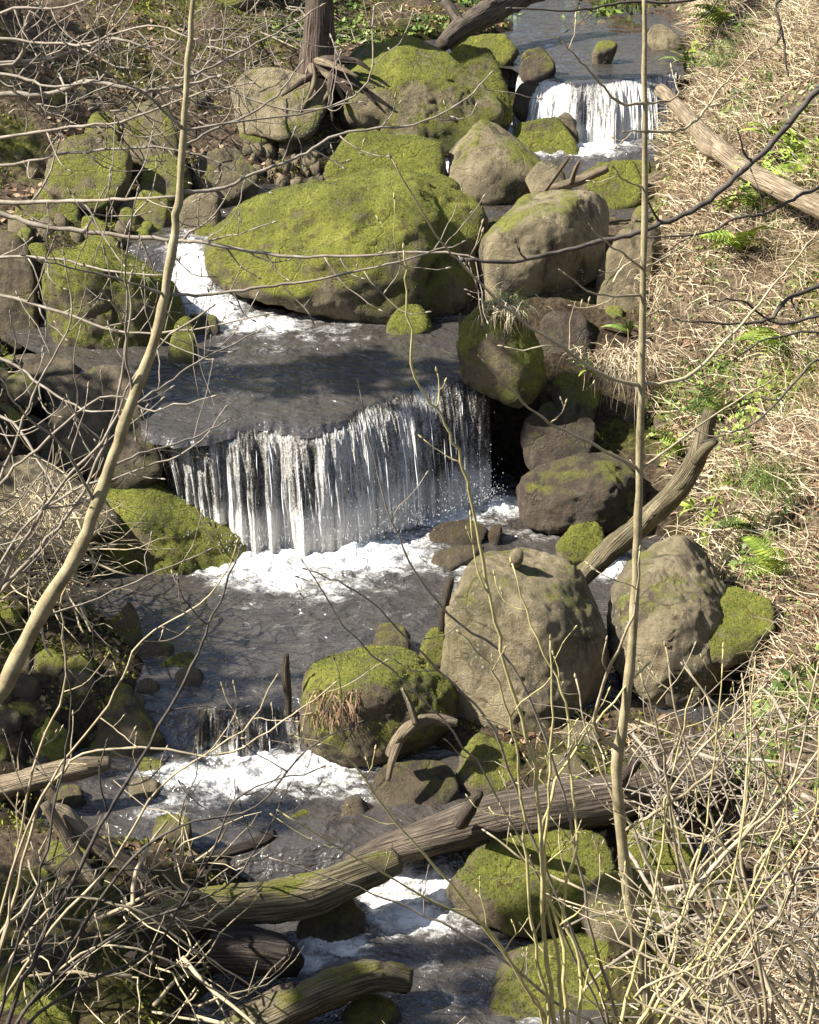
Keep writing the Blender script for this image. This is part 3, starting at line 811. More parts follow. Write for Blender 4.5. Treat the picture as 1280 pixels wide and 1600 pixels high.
B('bright mossy stone beside the right arm of the pool', [(868, 852), (890, 826), (930, 820), (947, 845), (937, 868), (890, 870)], moss=.68, tone=.4, Y=14.2, name='stone', cat='stone')
B('dark wet flat stone in the foam below the fall', [(670, 840), (690, 824), (735, 816), (762, 826), (765, 842), (745, 852), (690, 852)], moss=.25, tone=.2, wet=.8, Y=14.75, name='stone', cat='stone')
B('small wet brown stone beside the flat wet stone', [(762, 838), (772, 826), (786, 830), (784, 842), (768, 850)], moss=.0, tone=.2, wet=.8, Y=14.75, name='stone', cat='stone')
B('low brown slab barely above the pool water', [(672, 885), (690, 864), (730, 856), (757, 862), (745, 880), (710, 892)], moss=.15, tone=.3, wet=.6, Y=14.2, name='stone', cat='stone', k=.1)
B('tall tan boulder with a smooth sunlit shoulder beside the pool',
  [(688, 975), (700, 930), (740, 885), (800, 862), (870, 857), (905, 880), (935, 940), (952, 1010), (952, 1100), (932, 1170), (880, 1205), (800, 1215), (735, 1200), (705, 1120), (690, 1040)], k=.42,
  ridge=[(745, 950, .3), (830, 930, .05), (905, 950, .3), (825, 1060, -.12), (830, 1180, -.15), (720, 1050, .3), (930, 1090, .3)], moss=.16, tone=.9, Y=11.75, p=14)
B('dark mossy foot rock below the tall tan boulder', [(712, 1240), (712, 1180), (740, 1150), (800, 1165), (820, 1200), (805, 1245), (750, 1255)], moss=.5, tone=.3, Y=11.15)
B('small pale stone lying on top of the tall tan boulder', [(795, 878), (797, 868), (806, 863), (818, 867), (818, 878), (806, 882)], moss=.0, tone=1., Y=12.25, name='stone', cat='stone', sink=.02)
SQB = B('square topped green mossy boulder beside the pool outlet',
  [(468, 1095), (482, 1050), (540, 1030), (620, 1012), (690, 1016), (708, 1050), (718, 1115), (690, 1165), (620, 1190), (540, 1170), (488, 1140)], k=.36,
  ridge=[(482, 1068, .1), (560, 1066, .05), (640, 1062, .1), (700, 1080, .2), (560, 1160, 0)], moss=.56, tone=.3, Y=11.55, p=18)
B('dark wet stone behind the square topped mossy boulder', [(583, 1010), (590, 985), (620, 978), (642, 995), (640, 1018), (600, 1022)], moss=.3, tone=.15, wet=.3, Y=12.5, name='stone', cat='stone')
B('mossy stone wedged against the foot of the tall tan boulder', [(655, 1020), (668, 990), (692, 985), (708, 1010), (705, 1045), (675, 1050)], moss=.62, tone=.35, Y=12.2, name='stone', cat='stone')
B('flat mossy stone just breaking the pool surface', [(452, 984), (470, 976), (520, 973), (540, 979), (530, 987), (480, 989)], moss=.5, tone=.3, wet=.3, Y=13.2, name='stone', cat='stone', k=.12)
B('big smooth tan boulder under the bracken bank', [(955, 1060), (948, 950), (965, 900), (1005, 862), (1060, 842), (1095, 870), (1120, 925), (1150, 985), (1120, 1050), (1080, 1105), (1020, 1118), (978, 1098)],
  ridge=[(985, 960, .1), (1060, 890, .5), (1035, 1020, -.1), (1050, 1090, -.1)], moss=.2, tone=.85, Y=11.9, k=.5, p=24, rough=1.5)
B('yellow mossy boulder overhanging a dark hole in the bank', [(1085, 990), (1100, 935), (1150, 920), (1195, 940), (1212, 972), (1175, 1000), (1130, 1030)], moss=.52, tone=.75, Y=11.9, k=.3)
B('rounded mossy boulder at the left foot of the main fall',
  [(130, 800), (160, 762), (220, 746), (275, 752), (335, 784), (372, 820), (386, 862), (376, 896), (320, 900), (250, 890), (190, 876), (140, 845)], k=.42,
  ridge=[(200, 810, .15), (320, 840, .1), (360, 870, .05)], moss=.75, tone=.7, Y=14.15)
B('dark wet rock under the rounded mossy boulder at the pool', [(250, 925), (300, 893), (370, 895), (405, 915), (400, 930), (330, 938)], moss=.0, tone=.0, wet=.8, Y=14.1, k=.2)
B('brown sloping rock slab left of the main fall', [(60, 605), (120, 572), (180, 586), (212, 640), (232, 690), (256, 742), (235, 762), (180, 762), (110, 730), (65, 670)], moss=.10, tone=.3, wet=.25, Y=14.65, k=.45)
B('dark rock slab on the left bank under pale twigs', [(-60, 700), (0, 640), (60, 660), (110, 720), (130, 780), (60, 800), (-60, 800)], moss=.1, tone=.15, Y=14.6)
B('grey brown rock slab below the left bank twigs', [(-60, 760), (0, 712), (60, 724), (140, 768), (190, 806), (120, 850), (-60, 840)], moss=.05, tone=.55, Y=14.0)
B('grey angular stone in the left bank rock pile', [(75, 1022), (95, 962), (130, 938), (158, 968), (168, 1012), (130, 1042), (90, 1046)], moss=.28, tone=.6, p=24, Y=12.9)
B('pointed mossy stone standing in the left bank rock pile', [(168, 985), (205, 945), (225, 988), (228, 1022), (205, 1052), (180, 1040)], moss=.5, tone=.5, p=24, Y=12.7, name='stone', cat='stone')
B('sunlit mossy boulder at the top of the left rock pile', [(-30, 1100), (-20, 1030), (20, 1005), (80, 1015), (108, 1060), (100, 1105), (40, 1125)], moss=.55, tone=.75, Y=12.3)
B('tan flat stone between the left rock pile boulders', [(98, 1075), (120, 1044), (165, 1036), (188, 1068), (172, 1098), (120, 1100)], moss=.3, tone=.75, p=20, Y=12.4, name='stone', cat='stone')
B('green mossy slab sloping into the pool at its outlet', [(212, 1150), (220, 1062), (245, 1032), (300, 1022), (328, 1048), (326, 1112), (312, 1162), (260, 1174)], moss=.62, tone=.45, Y=11.95, k=.3)
B('bright green mossy stone low in the left rock pile', [(85, 1140), (100, 1085), (130, 1070), (150, 1100), (150, 1140), (115, 1150)], moss=.72, tone=.3, Y=11.9, name='stone', cat='stone')
B('dark angular stone low in the left rock pile', [(140, 1190), (150, 1120), (195, 1075), (235, 1110), (265, 1170), (240, 1200), (180, 1205)], moss=.3, tone=.25, p=22, Y=11.6)
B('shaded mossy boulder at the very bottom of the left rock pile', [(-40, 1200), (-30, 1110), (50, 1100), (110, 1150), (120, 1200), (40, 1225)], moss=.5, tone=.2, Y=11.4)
B('domed mossy stone in the rapids above the grey log', [(280, 1335), (300, 1290), (340, 1270), (385, 1276), (402, 1310), (392, 1348), (320, 1352)], moss=.55, tone=.3, wet=.2, Y=10.75)
B('green mossy stone in the rapids touching the grey log', [(424, 1342), (440, 1290), (475, 1268), (520, 1285), (538, 1322), (525, 1358), (470, 1365)], moss=.62, tone=.3, Y=10.7)
B('small brown stone poking from the rapids', [(532, 1278), (540, 1252), (560, 1246), (578, 1262), (576, 1284), (552, 1290)], moss=.15, tone=.35, wet=.4, Y=10.95, name='stone', cat='stone')
B('wet grey boulder under the branches at the grey log', [(350, 1400), (365, 1350), (430, 1335), (500, 1345), (545, 1370), (520, 1405), (430, 1415)], moss=.15, tone=.35, wet=.6, Y=10.35)
B('flat wet grey stone below the square mossy boulder', [(575, 1245), (600, 1205), (650, 1190), (705, 1212), (722, 1250), (665, 1275), (600, 1272)], moss=.2, tone=.3, wet=.6, Y=11.05)
B('tan split stone behind the lower left log', [(262, 1400), (275, 1350), (310, 1340), (345, 1370), (360, 1405), (310, 1415)], moss=.05, tone=1., p=20, Y=10.2, name='stone', cat='stone')
B('tan boulder under the bleached root on the left bank', [(150, 1440), (165, 1350), (205, 1325), (255, 1350), (270, 1400), (250, 1440), (200, 1455)], moss=.1, tone=.85, Y=10.1)
B('long mossy boulder in shade below the grey log', [(698, 1395), (730, 1330), (800, 1305), (900, 1300), (962, 1320), (968, 1382), (900, 1425), (820, 1432), (740, 1415)], moss=.6, tone=.35, Y=10.0)
B('deep green mossy boulder under the right end of the grey log', [(960, 1370), (970, 1300), (1030, 1275), (1080, 1290), (1085, 1350), (1030, 1385)], moss=.7, tone=.25, Y=10.3)
B('grey boulder with thin moss below the mossy shade boulders', [(903, 1432), (940, 1376), (1000, 1364), (1050, 1390), (1068, 1440), (1000, 1466), (930, 1460)], moss=.32, tone=.55, Y=9.75)
B('dark mossy boulder at the outflow behind the pale stems', [(765, 1565), (800, 1500), (880, 1460), (960, 1470), (1015, 1520), (1015, 1600), (900, 1620), (800, 1610)], moss=.5, tone=.25, Y=9.25)
B('olive mossy boulder in the lower right bank thicket', [(1072, 1440), (1090, 1390), (1140, 1358), (1190, 1380), (1198, 1432), (1140, 1460)], moss=.55, tone=.4, Y=9.9)
B('brown mossy rock in the white water beside the lower left log', [(462, 1455), (480, 1410), (540, 1392), (572, 1420), (568, 1455), (510, 1468)], moss=.35, tone=.35, wet=.3, Y=9.95)
B('wet dark stone at the bottom of the outflow', [(530, 1605), (545, 1570), (590, 1556), (630, 1575), (630, 1610), (570, 1618)], moss=.4, tone=.2, wet=.4, Y=9.2, name='stone', cat='stone')
B('bright green mossy mound on the near left bank', [(-60, 1640), (-40, 1510), (30, 1530), (100, 1580), (135, 1640), (40, 1680)], moss=.8, tone=.4, Y=8.7)
# upper left pile
B('round mossy boulder with a lit crown in the upper left pile', [(66, 300), (80, 240), (115, 213), (160, 214), (200, 238), (207, 290), (182, 322), (110, 324)], moss=.52, tone=.5, Y=18.6)
B('broken angular stone with moss in the upper left pile', [(193, 248), (200, 168), (240, 160), (275, 190), (282, 242), (240, 258)], moss=.4, tone=.7, Y=19.4, p=24, strata=True)
B('tan upright stone left of the giant boulder', [(278, 372), (285, 320), (318, 300), (350, 320), (348, 372), (312, 392)], moss=.15, tone=.75, Y=18.5)
B('pale lichen covered boulder under the tree roots', [(360, 165), (385, 120), (440, 108), (500, 122), (516, 165), (500, 205), (450, 212), (395, 195)], moss=.24, tone=1., Y=20.6)
B('yellow mossy boulder left of the dark tree trunk', [(330, 115), (350, 75), (400, 60), (460, 75), (475, 115), (430, 140), (370, 140)], moss=.58, tone=.8, Y=22.2)
B('mossy boulder in shade below the leaning mossy trunk', [(190, 130), (200, 90), (240, 78), (280, 95), (285, 130), (240, 145)], moss=.5, tone=.35, Y=21.8)
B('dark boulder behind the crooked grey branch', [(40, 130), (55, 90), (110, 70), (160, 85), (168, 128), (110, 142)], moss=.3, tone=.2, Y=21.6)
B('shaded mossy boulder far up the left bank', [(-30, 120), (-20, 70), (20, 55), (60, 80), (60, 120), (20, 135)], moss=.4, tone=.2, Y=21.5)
B('flat olive stone beside the round mossy boulder', [(130, 215), (140, 185), (175, 180), (190, 200), (185, 225), (150, 230)], moss=.45, tone=.5, Y=19.6, name='stone', cat='stone')
B('mossy boulder behind the square boulder on the left', [(20, 395), (35, 330), (80, 315), (125, 335), (135, 385), (80, 410)], moss=.5, tone=.4, Y=18.2)
B('dark mossy boulder at the far left of the ledge', [(-60, 530), (-50, 400), (0, 360), (45, 390), (62, 460), (62, 540), (0, 560)], moss=.4, tone=.2, Y=17.0)
B('olive stone between the round boulder and the giant boulder', [(208, 345), (220, 310), (255, 302), (275, 325), (272, 352), (235, 360)], moss=.5, tone=.4, Y=18.6, name='stone', cat='stone')
B('dark leaning slab behind the tan upright stone', [(300, 300), (310, 250), (350, 235), (400, 255), (405, 300), (350, 320)], moss=.3, tone=.3, Y=19.3)
B('mossy shelf rock above the round boulder in shade', [(215, 300), (225, 255), (270, 245), (300, 265), (298, 300), (255, 310)], moss=.45, tone=.35, Y=19.0)
B('brown flat rock in shallow water at the left of the ledge', [(-40, 600), (-20, 566), (40, 556), (100, 562), (130, 580), (90, 604), (20, 615)], moss=.0, tone=.4, wet=.5, Y=15.7, k=.2)
B('flat pale slab lying beside the upper pool', [(1010, 55), (1020, 42), (1045, 42), (1070, 66), (1068, 76), (1035, 74)], moss=.0, tone=.85, Y=23.9, p=24, name='stone', cat='stone')
B('small mossy stone in the upper pool near its lip', [(925, 84), (932, 74), (955, 72), (965, 80), (955, 87), (935, 88)], moss=.45, tone=.3, Y=23.0, name='stone', cat='stone')
B('grey stone on the far shore of the upper pool', [(888, 52), (895, 40), (912, 38), (922, 48), (915, 56), (896, 57)], moss=.1, tone=.5, Y=25.8, name='stone', cat='stone')
B('brown stone on the far shore beside the grey stone', [(925, 50), (930, 40), (945, 38), (955, 48), (945, 54)], moss=.1, tone=.4, Y=25.9, name='stone', cat='stone')
# loose gravel and stones on the shelf behind the giant boulder
r_ = np.random.default_rng(21)
GL = 'small loose stone on the gravel shelf behind the giant boulder'
for i in range(70):
    u, v = r_.uniform(385, 520), r_.uniform(225, 292)
    s = r_.uniform(3, 6) if i % 4 else r_.uniform(7, 13)
    a0 = r_.uniform(0, 6.28)
    ol = [(u + s * 1.25 * math.cos(a0 + a) * r_.uniform(.8, 1.1), v + s * .75 * math.sin(a0 + a)) for a in np.arange(6) * 1.047]
    B(GL, ol, moss=float(r_.uniform(0, .4)), tone=float(r_.uniform(.4, 1)), name='stone', cat='stone', group='loose stones on the gravel shelf', sink=.05, p=12)
GL2 = 'small mossy stone scattered among the upper left boulders'
for i in range(34):
    u, v = r_.uniform(20, 345), r_.uniform(150, 385)
    s = r_.uniform(7, 20)
    a0 = r_.uniform(0, 6.28)
    ol = [(u + s * 1.2 * math.cos(a0 + a) * r_.uniform(.8, 1.1), v + s * .8 * math.sin(a0 + a)) for a in np.arange(6) * 1.047]
    B(GL2, ol, moss=float(r_.uniform(.2, .6)), tone=float(r_.uniform(.2, .8)), name='stone', cat='stone', group='scattered stones in the upper left pile', p=12)
GL3 = 'small rounded stone in the shaded left bank rock pile'
for i in range(26):
    u, v = r_.uniform(0, 300), r_.uniform(1010, 1260)
    s = r_.uniform(10, 26)
    a0 = r_.uniform(0, 6.28)
    ol = [(u + s * 1.2 * math.cos(a0 + a) * r_.uniform(.8, 1.1), v + s * .8 * math.sin(a0 + a)) for a in np.arange(6) * 1.047]
    B(GL3, ol, moss=float(r_.uniform(.1, .5)), tone=float(r_.uniform(.1, .6)), name='stone', cat='stone', group='small stones in the left rock pile', p=12)

# angular stones wedged into the gaps along both sides of the stream
GL4 = 'angular mossy stone wedged between larger boulders at the stream edge'
cnt = 0
for i in range(900):
    y = r_.uniform(9.3, 21.5)
    xl_, xr_ = np.interp(y, CH[:, 0], CH[:, 1]), np.interp(y, CH[:, 0], CH[:, 2])
    xb_ = np.interp(y, BK[:, 0], BK[:, 1])
    x = r_.uniform(xl_ - 1.6, xl_ + .1) if r_.random() < .6 else r_.uniform(xr_ - .1, max(xb_ + .1, xr_ + .3))
    g_ = np.array((x, y, T(x, y)))
    u, v = proj(g_)
    if not (-30 < u < 1240 and 60 < v < 1580): continue
    w_ = r_.uniform(.12, .42) * (1 if y > 12 else .8) * ppm(g_) / 2
    a0 = r_.uniform(0, 6.28); h_ = r_.uniform(.55, .9)
    ol = [(u + w_ * math.cos(a0 + a) * r_.uniform(.75, 1.1), v - w_ * .4 + w_ * h_ * math.sin(a0 + a) * r_.uniform(.8, 1.1)) for a in np.arange(7) * .898]
    B(GL4, ol, moss=float(r_.uniform(.1, .65)), tone=float(r_.uniform(.05, .8)), Y=y, name='stone', cat='stone', group='stones wedged along the stream edges', p=22, dens=3500)
    cnt += 1
    if cnt >= 120: break

# ------------------------------------------------------------------ logs and driftwood
def log_mesh(name, pts, rad, mat, parent=None, sides=18, n=8, rough=.22, seed=0, hollow=True):
    c = catmull(pts, n); r = np.interp(np.linspace(0, 1, len(c)), np.linspace(0, 1, len(rad)), rad)
    mb = MB(); mb.tube(c, r, sides, rough=rough, seed=seed)
    o = mb.build(name, mat, parent)
    arc = np.concatenate([[0], np.cumsum(np.linalg.norm(np.diff(c, axis=0), axis=1))])
    th = np.abs(np.arange(sides) / sides * 2 - 1)
    attr(o, 'along', np.concatenate([np.repeat(arc, sides), [0, arc[-1]]]) + seed)
    attr(o, 'around', np.concatenate([np.tile(th, len(c)), [.1, .9]]))
    return o
def logpx(label, px, mat, name='fallen_log', cat='log', stubs=(), seed=0, group=None, rough=.34, twigs=0):
    """px: (u, v, width_px, Y)"""
    pts = [P(u, v, Y) for u, v, w, Y in px]
    rad = [w / 2 / ppm(p) for (u, v, w, Y), p in zip(px, pts)]
    base = np.array(pts[0])
    e = empty(name, base, label, cat, group)
    def child(nm, pp, rr, m, par, **k): return log_mesh(nm, np.asarray(pp) - base, rr, m, par, seed=seed, **k)
    child('trunk', pts, rad, M[mat], e, rough=rough)
    r = np.random.default_rng(seed + 100)
    for st in stubs:
        sp = [P(u, v, Y) for u, v, w, Y in st]; sr = [w / 2 / ppm(p) for (u, v, w, Y), p in zip(st, sp)]
        child('branch_stub', sp, sr, M[mat], e, sides=9, rough=.12)
    return e
logpx('thick grey fallen log spanning the lower rapids', [(535, 1352, 26, 10.6), (590, 1332, 46, 10.55), (670, 1308, 60, 10.52), (780, 1278, 75, 10.55), (900, 1258, 79, 10.65), (1010, 1238, 75, 10.8), (1130, 1215, 66, 11.0)], 'log', seed=1,
      stubs=[[(720, 1285, 26, 10.35), (735, 1262, 22, 10.2), (748, 1240, 16, 10.1)], [(960, 1225, 30, 10.6), (985, 1200, 22, 10.55), (1000, 1185, 12, 10.5)]])
logpx('brown weathered log lying from the left bank into the rapids', [(120, 1520, 67, 9.75), (200, 1470, 70, 9.8), (300, 1425, 64, 9.85), (400, 1412, 67, 9.9), (480, 1400, 70, 10.0), (560, 1368, 56, 10.15), (620, 1345, 37, 10.3)], 'tanlog', seed=2,
      stubs=[[(300, 1400, 24, 9.8), (268, 1372, 20, 9.75), (240, 1352, 14, 9.7)], [(200, 1480, 30, 9.7), (230, 1520, 26, 9.55), (280, 1570, 20, 9.4), (310, 1620, 14, 9.2)]])
logpx('weathered broken log with mossy top at the bottom of the outflow', [(350, 1625, 48, 9.1), (440, 1580, 53, 9.2), (520, 1545, 53, 9.3), (585, 1525, 50, 9.4), (640, 1532, 37, 9.45)], 'tanlog', seed=3, rough=.55)
logpx('black rotten stump hanging over the lower white water', [(330, 1490, 60, 9.6), (390, 1490, 72, 9.6), (440, 1500, 66, 9.6), (468, 1512, 34, 9.6)], 'dark', name='rotten_stump', cat='stump', seed=4, rough=.5)
logpx('pale driftwood stick lying below the rotten stump', [(360, 1585, 14, 9.3), (410, 1562, 16, 9.35), (440, 1548, 20, 9.4), (460, 1540, 12, 9.4)], 'pale', name='driftwood_stick', cat='driftwood', seed=5)
logpx('pale straight log across the dark left bank hollow', [(-60, 1245, 34, 10.9), (0, 1232, 36, 10.95), (70, 1212, 36, 11.0), (130, 1200, 32, 11.05), (172, 1192, 20, 11.1)], 'pale', seed=6)
logpx('bleached bent root arching over the left bank', [(70, 1262, 22, 10.3), (100, 1275, 30, 10.3), (135, 1310, 30, 10.25), (180, 1340, 28, 10.2), (225, 1370, 24, 10.15), (262, 1405, 16, 10.1)], 'pale', name='bleached_root', cat='root', seed=7)
logpx('tan leaning dead branch running down the left bank', [(70, 1255, 18, 10.2), (110, 1320, 20, 10.15), (160, 1400, 20, 10.0), (190, 1450, 18, 9.8), (215, 1500, 14, 9.6)], 'pale', name='dead_branch', cat='branch', seed=8)
logpx('grey split log lying in shade on the near left bank', [(-60, 1515, 50, 9.5), (20, 1500, 54, 9.5), (90, 1495, 52, 9.55), (150, 1492, 44, 9.6)], 'log', seed=9)
logpx('curved grey log leaning from the pool up the bracken bank', [(905, 905, 32, 13.3), (950, 862, 34, 13.4), (1010, 812, 35, 13.4), (1060, 762, 35, 13.3), (1095, 700, 30, 13.3), (1112, 640, 21, 13.3)], 'tanlog', seed=10,
      stubs=[[(1088, 720, 20, 13.2), (1104, 700, 18, 13.1), (1118, 690, 10, 13.0)]])
def onbank(u, v, lift=.0):
    p = PT(u, v); return p[1]
logpx('pale fallen trunk lying down the right bank beside the upper fall', [(1032, 140, 19, 20.6), (1070, 178, 23, 19.6), (1110, 222, 30, 18.6), (1160, 262, 31, 17.6), (1220, 295, 33, 16.8), (1300, 335, 34, 16.0), (1400, 390, 36, 15.0)], 'pale', seed=11,
      stubs=[[(1130, 245, 26, 18.3), (1110, 236, 24, 18.3), (1094, 224, 20, 18.4)]])
logpx('grey brown root log slanting into the upper pool', [(690, 70, 22, 23.0), (720, 45, 34, 23.3), (755, 25, 40, 23.8), (800, 0, 40, 24.4), (860, -30, 44, 25)], 'log', name='root_log', seed=12,
      stubs=[[(730, 45, 20, 23.3), (712, 25, 20, 23.4), (695, 0, 16, 23.5)]])
logpx('mossy leaning trunk high on the left bank', [(215, 85, 44, 22.4), (250, 55, 46, 22.6), (290, 20, 44, 22.9), (330, -25, 40, 23.3), (380, -80, 36, 23.8)], 'mosslog', name='fallen_tree', cat='log', seed=13)
logpx('second mossy trunk fallen behind the leaning one', [(270, 30, 30, 24.2), (330, 20, 34, 24.3), (390, 0, 34, 24.5), (440, -20, 30, 24.8)], 'mosslog', seed=14)
logpx('thin pale driftwood branch jammed behind the lichen block', [(840, 300, 14, 18.8), (875, 292, 16, 18.8), (910, 280, 14, 18.9), (950, 262, 12, 18.9)], 'pale', name='driftwood_stick', cat='driftwood', seed=15,
      stubs=[[(850, 300, 8, 18.7), (868, 275, 7, 18.6), (890, 245, 5, 18.5)], [(893, 285, 9, 18.8), (898, 268, 8, 18.7), (905, 252, 5, 18.6)]])
logpx('brown broken stick standing upright in the pool outlet', [(452, 1150, 8, 11.85), (450, 1085, 11, 11.85), (446, 1050, 14, 11.85), (448, 1022, 8, 11.85)], 'log', name='broken_stick', cat='stick', seed=16)
logpx('dark broken stick leaning against the tall tan boulder', [(690, 985, 10, 12.2), (694, 950, 14, 12.2), (700, 922, 14, 12.2), (706, 903, 8, 12.2)], 'log', name='broken_stick', cat='stick', seed=17)
logpx('thin pale stick standing at the right end of the ledge', [(720, 520, 6, 16.4), (720, 505, 7, 16.4), (719, 490, 4, 16.4)], 'pale', name='broken_stick', cat='stick', seed=18)
logpx('knotted bare root lying on the square topped mossy boulder', [(610, 1180, 18, 11.2), (625, 1150, 20, 11.2), (655, 1128, 20, 11.25), (690, 1125, 18, 11.3), (715, 1130, 12, 11.3)], 'pale', name='bare_root', cat='root', seed=19,
      stubs=[[(650, 1130, 12, 11.2), (640, 1100, 10, 11.2), (628, 1075, 6, 11.2)], [(625, 1155, 14, 11.2), (612, 1190, 12, 11.1), (606, 1220, 8, 11.05)]])
logpx('thin dark branch lying along the lower rapids', [(270, 1350, 12, 10.35), (330, 1338, 16, 10.35), (400, 1318, 18, 10.35), (430, 1302, 14, 10.35)], 'darklog' if 'darklog' in M else 'dark', name='dead_branch', cat='branch', seed=20)
# tree with a root plate at the top
def old_tree():
    base = P(497, 118, 21.4)
    e = empty('tree', base, 'dark trunk with bare tangled roots above the mossy slab', 'tree')
    tp = [base + np.array(q) for q in ((0, 0, -.3), (.0, 0, .2), (.03, .05, .8), (.02, .1, 2.0), (.1, .2, 4.0), (.0, .3, 6.5))]
    log_mesh('trunk', np.array(tp) - base, [.26, .19, .155, .145, .12, .08], M['darkbark'], e, seed=30, rough=.3)
    r = np.random.default_rng(3)
    ends = [(560, 120), (575, 140), (590, 165), (545, 175), (520, 190), (600, 205), (470, 175), (555, 95), (580, 110), (500, 165), (615, 215), (440, 150)]
    for i, (u, v) in enumerate(ends):
        en = P(u, v, 20.75 + r.uniform(-.1, .15)); st = base + np.array((r.uniform(-.1, .2), -.1, r.uniform(-.05, .25)))
        mid = (st + en) / 2 + np.array((r.uniform(-.1, .1), -.12, r.uniform(.02, .16)))
        log_mesh('root', np.array([st, mid, en]) - base, [.05, .035, .012], M['pale'] if i % 3 == 0 else M['darkbark'], e, sides=7, seed=40 + i, rough=.2)
    for i in range(7):
        z = r.uniform(2.5, 6); a = r.uniform(0, 6.28); L = r.uniform(1, 2)
        st = np.array((.05, .15, z)); d = np.array((math.cos(a), math.sin(a), .6))
        log_mesh('branch', np.array([st, st + d * L * .5 + (0, 0, .1), st + d * L + (0, 0, .4)]), [.05, .03, .008], M['darkbark'], e, sides=7, seed=60 + i)
M['darkbark'] = wood_mat('dark_bark', (.03, .022, .016), (.095, .068, .05), (.19, .14, .105))
old_tree()

# ------------------------------------------------------------------ bank vegetation
def tnormal(x, y):
    e = .05
    gx_ = (terrain(x + e, y) - terrain(x - e, y)) / (2 * e); gy_ = (terrain(x, y + e) - terrain(x, y - e)) / (2 * e)
    n = np.stack([-gx_, -gy_, np.ones_like(gx_)], -1)
    return n / np.linalg.norm(n, axis=-1)[..., None]
def in_view(p, m=60):
    u, v = proj(p); return (u > -m) & (u < 1280 + m) & (v > -m) & (v < 1600 + m)
def ribbons(base, d0, L, w, droop, seg=3, seed=0):
    """curved flat blades; base Nx3, d0 Nx3 unit, L, w, droop N"""
    n = len(base); r = np.random.default_rng(seed)
    side = np.cross(d0, np.array((.2, -.9, .1)) + r.normal(0, .3, (n, 3))); side /= np.linalg.norm(side, axis=1)[:, None] + 1e-9
    p = base.copy(); d = d0.copy(); rows = []
    kink = r.normal(0, .22, (seg + 1, n, 3))
    for k in range(seg + 1):
        ww = w * (1 - .8 * k / seg)
        rows.append((p - side * ww[:, None], p + side * ww[:, None]))
        d = d + kink[k]; d[:, 2] -= droop / seg
        d /= np.linalg.norm(d, axis=1)[:, None]
        p = p + d * (L / seg)[:, None]
    V = np.stack([np.stack(q, 1) for q in rows], 1).reshape(-1, 3)       # n, seg+1, 2
    m = 2 * (seg + 1)
    f = np.array([(2 * k, 2 * k + 1, 2 * k + 3, 2 * k + 2) for k in range(seg)])
    F = (f[None] + m * np.arange(n)[:, None, None]).reshape(-1, 4)
    return V, F
r5 = np.random.default_rng(50)
def scatter(n, x0, x1, y0, y1, keep):
    x = r5.uniform(x0, x1, n); y = r5.uniform(y0, y1, n)
    z = terrain(x, y); p = np.stack([x, y, z], 1)
    k = keep(p) & in_view(p)
    return p[k]
def bankd(p): return p[:, 0] - np.interp(p[:, 1], BK[:, 0], BK[:, 1])
# dry bracken and grass hanging on the right bank
p = scatter(150000, .5, 7.5, 8.5, 28, lambda q: (bankd(q) > .12) & (fbm(q * .8, 3) > -.35 + .3 * (q[:, 1] < 12)))
n = len(p)
d = r5.normal(0, .75, (n, 3)); d[:, 2] = np.abs(d[:, 2]) * .8 + .25; d[:, 0] -= .35
d /= np.linalg.norm(d, axis=1)[:, None]
V, F = ribbons(p - d * .02, d, r5.uniform(.10, .42, n), r5.uniform(.0025, .006, n), r5.uniform(.3, 1.6, n), 4, 1)
o = mesh_np('dry_bracken', V, F, M['straw'], smooth=False); tag(o, 'tangled straw coloured dead bracken and grass covering the right bank', 'bracken', kind='stuff')
p = scatter(70000, .5, 7.5, 8.5, 28, lambda q: (bankd(q) > .05) & (fbm(q * 1.1 + 33, 3) > .05))
n = len(p); d = r5.normal(0, .8, (n, 3)); d[:, 2] = np.abs(d[:, 2]) * .6 + .1; d[:, 0] -= .3; d /= np.linalg.norm(d, axis=1)[:, None]
V, F = ribbons(p, d, r5.uniform(.08, .34, n), r5.uniform(.003, .008, n), r5.uniform(.4, 1.8, n), 3, 11)
o = mesh_np('dead_fern_litter', V, F, M['leaf'], smooth=False); tag(o, 'reddish brown collapsed fern litter in patches on the right bank', 'litter', kind='stuff')
# thin stuff on the rest of the ground
p = scatter(40000, -6, 5, 8.5, 32, lambda q: (q[:, 2] > wlevel(q[:, 0], q[:, 1]) + .05) & (bankd(q) < .1) & (fbm(q * 1.1 + 5, 3) > 0.1))
n = len(p); d = r5.normal(0, .9, (n, 3)); d[:, 2] = np.abs(d[:, 2]) * .5 + .1; d /= np.linalg.norm(d, axis=1)[:, None]
V, F = ribbons(p, d, r5.uniform(.08, .3, n), r5.uniform(.003, .006, n), r5.uniform(.3, 1.2, n), 3, 2)
o = mesh_np('dry_grass', V, F, M['straw'], smooth=False); tag(o, 'thin dead grass between the stones on the left bank', 'grass', kind='stuff')
